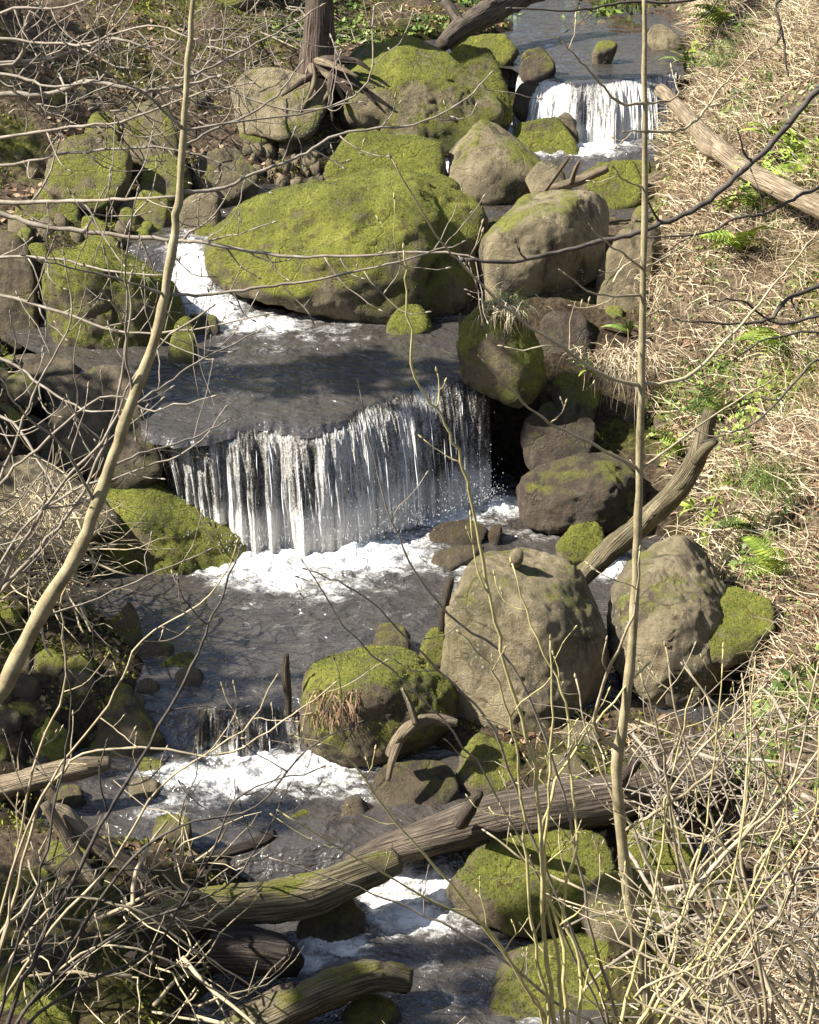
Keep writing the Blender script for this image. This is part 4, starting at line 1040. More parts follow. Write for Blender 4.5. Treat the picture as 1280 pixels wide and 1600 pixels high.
# dead leaves
def leaves(name, p, size, mat, label, cat, seed, flat=.5, asp=.55, parent=None):
    r = np.random.default_rng(seed); n = len(p)
    nn = tnormal(p[:, 0], p[:, 1]) if parent is None else np.tile(np.array((0, -.5, .8)), (n, 1))
    nn = nn + r.normal(0, flat, (n, 3)); nn /= np.linalg.norm(nn, axis=1)[:, None]
    a = np.cross(nn, r.normal(size=(n, 3))); a /= np.linalg.norm(a, axis=1)[:, None]
    b = np.cross(nn, a)
    L = r.uniform(size * .6, size * 1.4, n)[:, None]
    c = p + nn * .012
    curl = nn * L * r.uniform(-.1, .35, n)[:, None]
    V = np.stack([c - a * L, c + b * L * asp - curl * .2, c + a * L * .9 + curl, c - b * L * asp + curl * .5, c + a * L * .0 + curl * -.3], 1).reshape(-1, 3)
    f = np.array([(0, 4, 1), (1, 4, 2), (2, 4, 3), (3, 4, 0)])
    F = (f[None] + 5 * np.arange(n)[:, None, None]).reshape(-1, 3)
    o = mesh_np(name, V, F, mat, parent, smooth=False)
    return tag(o, label, cat, kind='stuff') if parent is None else o
p = scatter(90000, -7, 7.5, 7.5, 34, lambda q: (q[:, 2] > wlevel(q[:, 0], q[:, 1]) + .04) & (fbm(q * .7 + 15, 3) > np.where(bankd(q) > 0, -.1, .08)))
leaves('dead_leaves', p, .035, M['leaf'], 'brown dead leaves littering the banks', 'leaves', 3)
p = scatter(60000, .8, 7.5, 8.5, 28, lambda q: (bankd(q) > 0) & (fbm(q * .75 + 40, 3) > .02))
leaves('ground_ivy', p, .024, M['herb'], 'patchy low green ground cover on the right bank', 'ground cover', 4, .7, .6)
p = scatter(50000, -6, 4, 22, 33, lambda q: (q[:, 2] > wlevel(q[:, 0], q[:, 1]) + .05) & (fbm(q * .6 + 70, 3) > .05))
leaves('bank_herbs', p, .045, M['herb'], 'low green herbs on the far shore above the upper pool', 'herbs', 5, .7, .5)
# moss on the ground among the left stones
p = scatter(140000, -6, 2.6, 9, 26, lambda q: (q[:, 2] > wlevel(q[:, 0], q[:, 1]) + .03) & (bankd(q) < -.1) & (fbm(q * .9 + 90, 3) > -.08))
n = len(p); d = r5.normal(0, .6, (n, 3)); d[:, 2] = 1; d /= np.linalg.norm(d, axis=1)[:, None]
V, F = ribbons(p, d, r5.uniform(.015, .035, n), r5.uniform(.006, .012, n), r5.uniform(0, .5, n), 1, 6)
o = mesh_np('ground_moss', V, F, M['moss'], smooth=False); tag(o, 'olive moss carpet between the boulders on the banks', 'moss', kind='stuff')

# leafy plants, each a clump of its own
def herb(label, u, v, rad, n, size, seed, mat='herb', Y=None):
    c = PT(u, v) if Y is None else P(u, v, Y)
    r = np.random.default_rng(seed)
    e = empty('leafy_plant', c, label, 'plant', 'green plants on the right bank')
    q = r.normal(0, 1, (n, 3)) * np.array((rad, rad * .8, 0))
    w = c + q; w[:, 2] = terrain(w[:, 0], w[:, 1]) + np.abs(r.normal(0, rad * .3, n)) + .02
    if Y is not None: w[:, 2] = c[2] + np.abs(r.normal(0, rad * .5, n))
    leaves('foliage', w - c, size, M[mat], None, None, seed, .6, .45, e)
    mb = MB()
    for k in range(0, n, 7):
        b = w[k].copy(); b[2] -= .12
        mb.tube(np.array([b, w[k]]) - c, [.003, .002], 4)
    tag(mb.build('stems', M['fern'], e), kind='stuff')
for i, a in enumerate([
    ('bright leafy plant beside the upper waterfall', 1085, 95, .22, 260, .055, 'fern'), ('loose green plant at the top of the right bank', 1150, 60, .25, 160, .04, 'herb'),
    ('green leafy clump above the pale fallen trunk', 1235, 262, .22, 220, .05, 'fern'), ('soft green clump on the mid right bank', 1125, 585, .2, 260, .028, 'herb'),
    ('green clump right of the curved grey log', 1195, 620, .2, 240, .03, 'fern'), ('small ivy clump below the curved grey log tip', 1105, 820, .14, 160, .03, 'fern'),
    ('ivy clump on the grey green stone in the hollow', 915, 632, .07, 110, .028, 'fern'), ('green herb patch above the dark hole in the bank', 1190, 855, .16, 200, .035, 'herb'),
    ('green herb patch on the slope above the thicket', 1225, 1075, .16, 220, .035, 'herb'), ('dark green patch among the thicket stems', 1195, 1190, .18, 220, .03, 'herb'),
    ('far green clump behind the upper pool', 930, 22, .35, 300, .06, 'herb'), ('far dark green clump beside the root log', 855, 25, .3, 240, .06, 'herb'),
    ('green clump on the bank above the pale trunk end', 1170, 150, .2, 150, .04, 'herb'), ('green clump at the edge of the bracken by the hollow', 1060, 600, .12, 150, .03, 'herb')]):
    herb(a[0], a[1], a[2], a[3], a[4], a[5], 300 + i, a[6])
# ferns
def frond_mesh(pairs=15, L=.42):
    V, F = [], []
    for k in range(pairs):
        t = (k + .5) / pairs
        x = t * L; z = .12 * math.sin(t * 2.2) * L / .42 - .16 * t * t * L / .42
        w = .085 * math.sin(math.pi * min(1, .12 + .9 * (1 - t))) * L / .42 + .008
        h = L / pairs * .46
        for s in (-1, 1):
            b = len(V)
            V += [(x - h, 0, z), (x + h * .6, 0, z), (x + h * 1.6, s * w, z - .018), (x + h * .5, s * w * .95, z - .022), (x - h * .5, s * w * .5, z - .004)]
            F += [(b, b + 1, b + 2), (b, b + 2, b + 3), (b, b + 3, b + 4)] if s > 0 else [(b, b + 2, b + 1), (b, b + 3, b + 2), (b, b + 4, b + 3)]
    me = bpy.data.meshes.new('frond')
    me.from_pydata(V, [], F); me.materials.append(M['fern']); return me
def strap_mesh(L=.34):
    V, F = [], []
    for k in range(7):
        t = k / 6; w = .026 * math.sin(math.pi * min(1, .15 + t * .8)) + .002
        V += [(t * L, -w, .2 * math.sin(t * 2.0) * L - .25 * t ** 3 * L + .006), (t * L, 0, .2 * math.sin(t * 2.0) * L - .25 * t ** 3 * L), (t * L, w, .2 * math.sin(t * 2.0) * L - .25 * t ** 3 * L + .006)]
        if k:
            b = 3 * k
            F += [(b - 3, b - 2, b + 1, b), (b - 2, b - 1, b + 2, b + 1)]
    me = bpy.data.meshes.new('frond'); me.from_pydata(V, [], F); me.materials.append(M['fern']); return me
FR, ST = frond_mesh(), strap_mesh()
FR2, ST2 = FR.copy(), ST.copy()
for m_ in (FR2, ST2): m_.materials[0] = M['herb']
def fern(label, u, v, n, scale, me, seed, Y=None, down=True):
    c = PT(u, v) if Y is None else P(u, v, Y)
    r = np.random.default_rng(seed)
    e = empty('fern', c + np.array((0, 0, -.01)), label, 'fern', 'ferns on the right bank')
    for k in range(n):
        o = bpy.data.objects.new('frond', me); COL.objects.link(o); o.parent = e
        a = k / n * 6.28 + r.uniform(-.3, .3)
        if down: a = math.pi * 1.15 + r.normal(0, .9)
        s = scale * r.uniform(.7, 1.2)
        o.scale = (s, s, s)
        o.rotation_euler = (r.normal(0, .25), -r.uniform(.15, .9), a)
for i, a in enumerate([('yellow green fern on the open bracken bank', 1165, 392, 9, 1.0, FR), ('bright strap leaved fern beside the pale trunk', 1190, 290, 12, 1.0, ST),
    ('strap leaved fern at the bank edge above the pale trunk', 1245, 250, 11, 1.05, ST), ('fern fronds below the pale fallen trunk', 1185, 330, 8, .8, FR2),
    ('yellow green fern beside the curved grey log', 1065, 712, 9, .75, FR), ('strap leaved fern at the foot of the curved log', 1090, 800, 9, .6, ST),
    ('small strap fern in the hollow by the mossy boulder', 930, 585, 8, .7, ST), ('fern hanging on the slope above the thicket', 1185, 830, 8, .7, FR2),
    ('leafy fern beside the upper waterfall pool', 1075, 100, 10, 1.0, ST2), ('small fern at the rim of the bracken bank', 985, 520, 8, .7, ST2),
    ('wide fern under the crooked dark branch tips', 1225, 540, 9, .9, FR), ('pair of strap fern clumps high on the bank', 1205, 215, 12, 1.0, ST), ('fern beside the top end of the bracken bank', 1130, 45, 9, 1.1, FR),
    ('fern tucked behind the curved grey log tip', 1130, 655, 9, .8, FR2), ('strap fern right of the curved log on grassy slope', 1180, 700, 10, .8, ST2), ('fern above the yellow mossy overhanging boulder', 1215, 900, 9, .8, FR),
    ('strap fern at the edge of the bank below the pale trunk', 1140, 330, 10, .8, ST)]):
    fern(a[0], a[1], a[2], a[3], a[4], a[5], 500 + i)
# grass tufts
def tuft(label, u, v, n, L, seed, mat='herb', Y=None, spread=.06, droop=1.2):
    c = PT(u, v) if Y is None else P(u, v, Y)
    r = np.random.default_rng(seed)
    b = r.normal(0, spread, (n, 3)); b[:, 2] *= .2
    d = r.normal(0, .45, (n, 3)); d[:, 2] = 1; d[:, 1] -= .25; d /= np.linalg.norm(d, axis=1)[:, None]
    V, F = ribbons(b, d, r.uniform(.6, 1.2, n) * L, r.uniform(.003, .005, n), r.uniform(.8, 2.2, n) * droop, 5, seed)
    e = empty('grass_tuft', c, label, 'grass', 'grass tufts')
    tag(mesh_np('blades', V, F, M[mat], e, smooth=False), kind='stuff')
tuft('grass tuft with green and dry blades on the mossy ledge boulder', 800, 478, 170, .22, 1, 'herb', 16.1, .07)
tuft('dry blades hanging over the mossy ledge boulder', 795, 482, 200, .28, 2, 'straw', 16.0, .1, 1.8)
tuft('lush dark green grass tuft on the slope right of the curved log', 1235, 760, 320, .3, 3, 'herb', None, .16)
tuft('green grass tuft lower on the right slope', 1195, 745, 220, .26, 4, 'herb', None, .12)
tuft('green grass tuft at the top of the right bank', 1150, 100, 240, .3, 5, 'herb', None, .2)
tuft('pale grass tuft beside the upright grey boulder', 1040, 440, 260, .4, 6, 'straw', None, .15, 1.8)
tuft('hanging dry grass over the hollow', 985, 560, 360, .45, 7, 'straw', None, .2, 2.2)
tuft('hanging dry grass above the big smooth tan boulder', 1130, 880, 360, .4, 8, 'straw', None, .22, 2.2)

# reddish root fringe hanging on the left face of the square topped boulder
dg = bpy.context.evaluated_depsgraph_get(); dg.update()
loc = np.array(SQB.location[:])
sv = np.array([v.co[:] for v in SQB.data.vertices]) + loc
su_, sv_ = proj(sv)
depth = sv[:, 1]
rf = np.random.default_rng(9); pp = []
for k in range(260):
    u, v = rf.uniform(476, 560), rf.uniform(1068, 1120)
    m = (np.abs(su_ - u) < 7) & (np.abs(sv_ - v) < 7)
    if m.any():
        q = sv[m][np.argmin(depth[m])]; pp.append(q + (0, -.01, 0))
if pp:
    pp = np.array(pp); n = len(pp)
    d = rf.normal(0, .35, (n, 3)); d[:, 2] -= .8; d[:, 1] -= .5; d /= np.linalg.norm(d, axis=1)[:, None]
    V, F = ribbons(pp - loc, d, rf.uniform(.05, .16, n), rf.uniform(.003, .006, n), rf.uniform(.3, 1, n), 3, 9)
    tag(mesh_np('root_fringe', V, F, M['leaf'], SQB, smooth=False), kind='stuff')

# ------------------------------------------------------------------ foreground trees, saplings and thicket
r6 = np.random.default_rng(66)
UP = np.array((0, 0, 1.))
def unit(a): return a / (np.linalg.norm(a) + 1e-9)
def grow(st, d, L, curl=.12, wob=.16, seg=7, r=r6):
    p = [np.array(st, float)]; d = unit(np.array(d, float))
    for k in range(seg):
        d = unit(d + UP * curl * (.4 + k / seg) + r.normal(0, wob, 3))
        p.append(p[-1] + d * L / seg)
    return np.array(p), d
WS = .74
def px_path(px):
    pts = np.array([P(q[0], q[1], q[3]) for q in px]); rad = np.array([q[2] * WS / 2 / ppm(p) for q, p in zip(px, pts)])
    return pts, rad
def twig_mesh(par, base, pts, rad, mat, name, sides=6, bud=True, n=4, wob=0.0):
    c = catmull(pts, n)
    if wob:
        c[1:-1] += r6.normal(0, wob, c[1:-1].shape)
    rr = np.interp(np.linspace(0, 1, len(c)), np.linspace(0, 1, len(rad)), rad)
    rr = rr * (1 + .10 * np.sin(np.cumsum(r6.uniform(.6, 2.2, len(rr)))))
    mb = MB(); mb.tube(c - base, rr, sides)
    if bud: mb.bud(c[-1] - base, c[-1] - c[-2], .022, max(rr[-1] * 1.5, .0032))
    return mb.build(name, mat, par), c, rr
def side_twigs(par, base, c, rr, mat, count, L, start=.25, bud=True, curl=.16, name='twig', pair=False, spread=.9):
    for k in range(count):
        t = start + (1 - start) * (k + r6.uniform(.1, .9)) / count
        i = min(len(c) - 2, int(t * (len(c) - 1)))
        ax = unit(c[i + 1] - c[i])
        for s in ((-1, 1) if pair else (r6.choice((-1, 1)),)):
            sd = unit(np.cross(ax, np.array((r6.normal(0, .25), -1, r6.normal(0, .25))))) * s
            d = unit(ax * r6.uniform(.4, 1.0) + sd * spread + r6.normal(0, .15, 3))
            l = L * r6.uniform(.45, 1.2)
            p, _ = grow(c[i], d, l, curl, .16, 6)
            r0 = min(rr[i] * .6, .0048)
            mb = MB(); mb.tube(p - base, np.linspace(r0, max(r0 * .45, .0014), len(p)), 5)
            if bud: mb.bud(p[-1] - base, p[-1] - p[-2], .02, .0034)
            # spurs with buds
            for q in range(r6.integers(0, 3)):
                j = r6.integers(2, len(p) - 1)
                sp, _ = grow(p[j], unit(r6.normal(0, .6, 3) + UP * .6), l * r6.uniform(.12, .35), .2, .15, 3)
                mb.tube(sp - base, [r0 * .5, r0 * .45, r0 * .4, .0012], 4)
                if bud: mb.bud(sp[-1] - base, sp[-1] - sp[-2], .018, .0032)
            mb.build(name, mat, par)
def tree_px(name, label, cat, trunk, branches, mat, tmat, ground=None, twigs=(3, .28), sides=10, group=None, tw_trunk=0):
    pts, rad = px_path(trunk)
    g = np.array(ground if ground is not None else (pts[0][0], pts[0][1], T(pts[0][0], pts[0][1]) - .05), float)
    if ground is not None: g[2] = T(g[0], g[1]) - .05
    pts = np.vstack([g, pts]); rad = np.concatenate([[rad[0] * 1.25], rad])
    e = empty(name, g, label, cat, group)
    tr, c, rr = twig_mesh(e, g, pts, rad, tmat, 'trunk', sides, False, 6, .0015)
    if tw_trunk: side_twigs(tr, g, c, rr * .5, mat, tw_trunk, twigs[1], .3)
    for b in branches:
        bp, br = px_path(b)
        # start inside the trunk
        i = np.argmin(np.linalg.norm(c - bp[0], axis=1)); bp[0] = c[i]
        br_o, bc, brr = twig_mesh(e, g, bp, br, mat, 'branch', 7, True, 5, .002)
        ln = np.linalg.norm(np.diff(bc, axis=0), axis=1).sum()
        side_twigs(br_o, g, bc, brr, mat, max(1, int(twigs[0] * ln / .5)), twigs[1])
    return e
def br(Y0, Y1, w0, w1, *uv):
    n = len(uv)
    return [(u, v, w0 + (w1 - w0) * i / (n - 1), Y0 + (Y1 - Y0) * i / (n - 1)) for i, (u, v) in enumerate(uv)]
# straight pale sapling
tree_px('sapling', 'straight pale sapling with opposite side branches in front of the bank', 'tree',
    [(1014, 1640, 27, 5.6), (1000, 1500, 27, 5.6), (976, 1350, 25, 5.6), (965, 1200, 23, 5.6), (984, 1050, 21, 5.6), (994, 900, 18, 5.6), (1000, 700, 16, 5.6), (1004, 500, 15, 5.6), (1008, 250, 12, 5.6), (1006, -30, 10, 5.6)],
    [br(5.6, 5.2, 9, 3, (999, 616), (940, 585), (880, 545), (800, 490), (726, 417), (680, 365), (612, 247)),
     br(5.6, 5.9, 9, 3, (1003, 616), (1070, 590), (1137, 530), (1197, 462), (1242, 406), (1290, 347)),
     br(5.6, 5.2, 8, 3, (998, 729), (912, 687), (849, 654), (797, 608), (752, 560)),
     br(5.6, 5.9, 6, 3, (1002, 730), (1060, 690), (1130, 640), (1210, 590)),
     br(5.6, 5.4, 6, 3, (1003, 479), (931, 459), (879, 425)), br(5.6, 5.8, 5, 3, (1003, 481), (1044, 474)),
     br(5.6, 5.4, 6, 3, (1005, 412), (980, 402), (950, 380), (924, 355)), br(5.6, 5.9, 5, 3, (1005, 412), (1044, 399), (1070, 380)),
     br(5.6, 5.5, 5, 3, (1007, 287), (976, 281), (961, 264)), br(5.6, 6., 7, 3, (1008, 220), (1062, 204), (1096, 180), (1122, 142), (1145, 116), (1190, 67)),
     br(5.6, 5.4, 5, 3, (1008, 220), (976, 206)), br(5.6, 5.3, 7, 3, (1008, 174), (969, 161), (939, 131), (909, 97), (877, 64)), br(5.6, 5.8, 6, 3, (1008, 174), (1047, 157), (1070, 139)),
     br(5.6, 5.3, 10, 4, (966, 1180), (930, 1130), (950, 1050), (990, 960), (1000, 860)), br(5.6, 6.1, 14, 5, (1012, 1470), (1062, 1439), (1085, 1390), (1152, 1315), (1220, 1250), (1290, 1160)),
     br(5.6, 5.3, 9, 4, (970, 1300), (1040, 1260), (1120, 1200), (1190, 1120))], M['twig'], M['bark'], twigs=(1.2, .16))
# leaning left sapling
pb = P(-10, 1100, 5.2)
tree_px('sapling', 'brown leaning sapling with bends in front of the left bank', 'tree',
    [(-60, 1170, 36, 5.2), (0, 1085, 35, 5.2), (60, 965, 34, 5.2), (128, 850, 30, 5.2), (172, 730, 26, 5.2), (208, 622, 24, 5.2), (245, 520, 22, 5.2), (268, 400, 20, 5.2), (280, 300, 17, 5.2), (290, 150, 14, 5.2), (304, -30, 11, 5.2)],
    [br(5.2, 5.5, 9, 3, (278, 307), (337, 296), (412, 266), (480, 240), (527, 210), (644, 195), (719, 161), (764, 118)), br(5.4, 5.6, 5, 3, (527, 210), (554, 150), (584, 19)),
     br(5.2, 5.4, 8, 3, (266, 470), (319, 461), (394, 451), (480, 440), (587, 417), (655, 399), (720, 380)), br(5.2, 4.9, 7, 3, (266, 460), (200, 440), (120, 420), (40, 400)),
     br(5.2, 5.0, 7, 3, (208, 622), (195, 540), (200, 480), (196, 400), (215, 300)), br(5.2, 5.6, 6, 3, (205, 640), (260, 600), (320, 560), (400, 520)),
     br(5.2, 5.5, 6, 3, (172, 735), (230, 705), (290, 690), (350, 660)), br(5.2, 5.0, 8, 3, (150, 790), (100, 700), (40, 650), (0, 590)),
     br(5.2, 5.5, 7, 3, (284, 240), (340, 200), (420, 160), (470, 100)), br(5.2, 5.0, 7, 3, (286, 200), (230, 150), (160, 110), (90, 60)),
     br(5.2, 5.4, 6, 3, (292, 120), (360, 90), (430, 50), (500, 10)), br(5.2, 5.5, 5, 3, (60, 965), (140, 940), (230, 900), (325, 860))],
    M['greytwig'], M['bark'], ground=(-2.0, 4.9, 0), twigs=(3.2, .2))
# bush with horizontal limbs reaching in from the left
tree_px('leaning_tree', 'grey limbed tree reaching its long level branches in from the left', 'tree',
    [(-190, 1100, 60, 6.6), (-170, 700, 55, 6.6), (-150, 400, 50, 6.6), (-130, 150, 40, 6.6), (-120, -100, 30, 6.6)],
    [br(6.6, 6.4, 16, 6, (-140, 180), (-40, 150), (0, 147), (75, 146), (131, 128), (169, 131), (225, 142), (280, 135), (340, 120)), br(6.6, 6.4, 9, 4, (-140, 110), (11, 116), (75, 135), (130, 130)),
     br(6.6, 6.2, 12, 5, (-145, 320), (0, 316), (112, 315), (195, 311), (278, 307)), br(6.6, 6.3, 13, 4, (-145, 310), (0, 334), (60, 352), (150, 364), (259, 375), (319, 379), (412, 397), (531, 401), (677, 393), (760, 408)),
     br(6.6, 6.5, 10, 4, (-130, 120), (20, 100), (40, 40), (60, -20)), br(6.6, 6.2, 8, 3, (-150, 420), (0, 400), (90, 405), (180, 425), (260, 430)),
     br(6.6, 6.2, 9, 3, (-150, 450), (0, 462), (100, 490), (200, 520), (300, 515), (420, 490)), br(6.6, 6.2, 8, 3, (-155, 560), (0, 560), (60, 600), (130, 640), (200, 640)),
     br(6.6, 6.3, 9, 3, (-140, 220), (0, 215), (90, 200), (190, 190), (300, 150), (390, 130)), br(6.6, 6.2, 8, 3, (-130, 60), (0, 60), (120, 70), (230, 40), (300, 60)),
     br(6.6, 6.3, 8, 3, (-135, 100), (0, 20), (100, 10), (200, -20)), br(6.6, 6.1, 9, 3, (-160, 640), (0, 650), (60, 720), (100, 790)), br(6.6, 6.4, 8, 3, (-145, 270), (0, 260), (110, 240), (240, 230), (330, 250), (420, 300)),
     br(6.6, 6.4, 8, 3, (-135, 90), (80, 90), (180, 60), (300, 110), (440, 170), (560, 160))],
    M['greytwig'], M['darkbark'], ground=(-2.1, 6.6, 0), twigs=(4.0, .25))
# dark tree on the right
tree_px('leaning_tree', 'dark barked tree reaching crooked branches in from the right', 'tree',
    [(1420, 900, 70, 6.4), (1400, 500, 60, 6.4), (1390, 250, 50, 6.4), (1380, 0, 40, 6.4), (1370, -200, 30, 6.4)],
    [br(6.4, 6.0, 15, 8, (1380, 40), (1280, 139), (1231, 195), (1194, 236), (1149, 277), (1100, 319), (1044, 345), (995, 364), (931, 379), (856, 397), (800, 408), (726, 406)),
     br(6.4, 6.1, 9, 4, (1385, 240), (1280, 292), (1231, 315), (1194, 334), (1149, 341), (1100, 364), (1014, 371)),
     br(6.4, 6.1, 12, 4, (1395, 420), (1280, 447), (1231, 466), (1200, 500), (1140, 505), (1062, 500)), br(6.4, 6.2, 9, 3, (1395, 460), (1280, 492), (1212, 504), (1160, 470), (1120, 470)),
     br(6.4, 6.3, 9, 4, (1375, -60), (1280, -30), (1215, 5), (1225, 60), (1230, 110)), br(6.4, 6.2, 8, 3, (1395, 600), (1290, 560), (1240, 600), (1180, 660), (1100, 690)),
     br(6.4, 6.0, 9, 4, (1375, -90), (1200, -40), (1080, 0), (969, 4), (912, 15), (800, 13)), br(6.4, 6.2, 7, 3, (1395, 560), (1290, 520), (1200, 530), (1150, 560))],
    M['darktwig'], M['darkbark'], ground=(2.0, 6.4, 0), twigs=(1.1, .16))
# multi-stemmed shrubs in the near thicket
def shrub(label, stems, mat, twigs, tl, cat='shrub', name='shrub', group='bare shrubs on the near bank', wob=.003, bud=True):
    pts0, _ = px_path(stems[0])
    g = np.array((pts0[0][0], pts0[0][1], T(pts0[0][0], pts0[0][1]) - .03))
    e = empty(name, g, label, cat, group)
    for s in stems:
        pts, rad = px_path(s)
        q = g + np.array((r6.normal(0, .08), r6.normal(0, .06), 0))
        q[2] = T(q[0], q[1]) - .04
        pts = np.vstack([q, pts]); rad = np.concatenate([[rad[0] * 1.1], rad])
        o, c, rr = twig_mesh(e, g, pts, rad, mat, 'stem', 6, bud, 5, wob)
        side_twigs(o, g, c, rr, mat, twigs, tl, .3)
    return e
shrub('yellow green stemmed shrub with one long stem reaching past the fall',
    [br(5.4, 5.0, 11, 4, (868, 1620), (850, 1450), (846, 1300), (830, 1180), (790, 1040), (765, 930), (740, 800), (720, 720), (690, 650), (648, 590), (636, 470), (631, 390)),
     br(5.4, 5.3, 9, 4, (880, 1620), (872, 1500), (850, 1380), (858, 1230), (862, 1100), (860, 1000)), br(5.4, 5.6, 10, 4, (890, 1620), (880, 1480), (845, 1340), (870, 1220), (930, 1130), (1010, 1040)),
     br(5.4, 5.2, 9, 4, (855, 1620), (840, 1500), (825, 1400), (815, 1250), (800, 1140), (770, 1050), (720, 990)), br(5.4, 5.6, 9, 4, (900, 1620), (905, 1500), (880, 1420), (900, 1300), (890, 1200), (885, 1100), (840, 1000), (800, 880)),
     br(5.4, 5.1, 8, 3, (850, 1620), (820, 1540), (760, 1450), (660, 1400), (560, 1340), (440, 1270)), br(5.4, 5.2, 8, 3, (860, 1620), (800, 1510), (720, 1400), (620, 1290), (540, 1180), (460, 1150))],
    M['green'], 5, .22)
shrub('pale shrub with crossing stems below the smooth tan boulder',
    [br(5.9, 6.1, 12, 4, (1180, 1620), (1120, 1500), (1040, 1400), (990, 1300), (930, 1180), (900, 1060)), br(5.9, 5.7, 11, 4, (1190, 1620), (1150, 1500), (1075, 1400), (1050, 1280), (1030, 1150), (1000, 1050)),
     br(5.9, 6.0, 10, 4, (1200, 1620), (1180, 1480), (1150, 1370), (1100, 1250), (1060, 1130), (1040, 1010)), br(5.9, 6.3, 10, 4, (1210, 1620), (1190, 1500), (1160, 1320), (1170, 1180), (1160, 1060)),
     br(5.9, 6.2, 10, 4, (1170, 1620), (1090, 1560), (1020, 1480), (930, 1400), (840, 1360), (760, 1300))], M['twig'], 6, .26)
shrub('pale tangled shrub filling the lower right corner',
    [br(6.4, 6.5, 10, 4, (1230 + 14 * k, 1640), (1230 + r6.uniform(-60, 60), 1500), (1190 + r6.uniform(-110, 90), 1380), (1170 + r6.uniform(-160, 120), 1250), (1160 + r6.uniform(-180, 140), 1100 + r6.uniform(-90, 120))) for k in range(9)], M['twig'], 6, .26)
shrub('low pale twiggy shrub along the near edge by the sapling',
    [br(5.0, 5.2, 8, 3, (1080 + 20 * k, 1660), (1060 + r6.uniform(-80, 90), 1560), (1060 + r6.uniform(-140, 160), 1480), (1080 + r6.uniform(-200, 200), 1380 + r6.uniform(-60, 60))) for k in range(7)], M['twig'], 5, .2)
shrub('yellow twigged shrub leaning right from the near edge',
    [br(5.2, 5.4, 9, 3, (960 + 12 * k, 1660), (985 + 22 * k + r6.uniform(-20, 20), 1560), (1020 + 45 * k, 1440 + r6.uniform(-60, 60)), (1050 + 55 * k, 1280 + r6.uniform(-120, 80)), (1080 + 50 * k, 1130 + r6.uniform(-120, 120))) for k in range(5)], M['green'], 5, .24)
shrub('dark stemmed shrub crossing the pool from below',
    [br(5.6, 5.2, 8, 3, (960, 1640), (905, 1480), (830, 1300), (770, 1140), (700, 1060), (640, 1000), (560, 925), (480, 890)), br(5.6, 5.3, 8, 3, (970, 1640), (930, 1480), (880, 1240), (800, 1040), (700, 960), (630, 860), (590, 740), (560, 600)),
     br(5.6, 5.4, 7, 3, (950, 1640), (860, 1560), (760, 1480), (640, 1420), (540, 1380), (420, 1340)), br(5.6, 5.2, 6, 3, (955, 1640), (900, 1500), (780, 1250), (690, 1120), (560, 1000), (475, 880))], M['greytwig'], 3, .15)
shrub('dark slender shrub rising from the near left corner',
    [br(5.0, 5.1, 12, 4, (10, 1640), (60, 1480), (110, 1380), (170, 1270), (235, 1160), (300, 1040), (335, 960), (375, 860)), br(5.0, 5.2, 9, 3, (20, 1640), (100, 1500), (190, 1360), (280, 1290), (400, 1260), (480, 1170), (560, 1130)),
     br(5.0, 5.0, 8, 3, (0, 1640), (20, 1500), (60, 1380), (90, 1240), (110, 1120), (100, 1000)), br(5.0, 5.2, 7, 3, (15, 1640), (80, 1540), (200, 1450), (330, 1400), (400, 1330), (450, 1230)),
     br(5.0, 5.2, 8, 3, (25, 1640), (130, 1540), (240, 1480), (330, 1330), (380, 1240), (500, 1200))], M['darktwig'], 6, .24)
shrub('pale arching shrub over the left bank rapids',
    [br(5.5, 5.6, 9, 3, (-40, 1640), (20, 1420), (60, 1260), (130, 1180), (240, 1170), (340, 1180), (440, 1130), (520, 1070)), br(5.5, 5.4, 8, 3, (-30, 1640), (10, 1440), (50, 1200), (100, 1080), (95, 950), (120, 880)),
     br(5.5, 5.7, 8, 3, (-20, 1640), (60, 1480), (180, 1340), (250, 1230), (380, 1140), (430, 1060)), br(5.5, 5.6, 7, 3, (-30, 1640), (40, 1560), (150, 1480), (260, 1500), (370, 1560), (440, 1500)),
     br(5.5, 5.3, 7, 3, (-40, 1640), (20, 1360), (80, 1220), (170, 1100), (220, 1000), (330, 930), (370, 850)), br(5.5, 5.6, 8, 3, (-40, 1640), (80, 1420), (200, 1420), (330, 1500), (420, 1560))], M['twig'], 6, .24)
shrub('grey multi stemmed shrub against the leaning sapling',
    [br(5.8, 5.9, 11, 4, (-120, 1200), (-20, 960), (60, 860), (130, 770), (180, 640), (200, 520), (205, 430)), br(5.8, 5.7, 10, 4, (-125, 1200), (-30, 980), (40, 840), (110, 740), (160, 690), (230, 560), (330, 480)),
     br(5.8, 5.9, 9, 3, (-130, 1200), (-60, 900), (20, 700), (60, 600), (110, 500), (100, 400)), br(5.8, 5.6, 9, 3, (-140, 1200), (-60, 920), (0, 760), (60, 700), (160, 620), (240, 640), (330, 620)),
     br(5.8, 6.0, 8, 3, (-120, 1200), (-10, 900), (90, 780), (200, 740), (300, 700), (350, 640))], M['greytwig'], 7, .26)
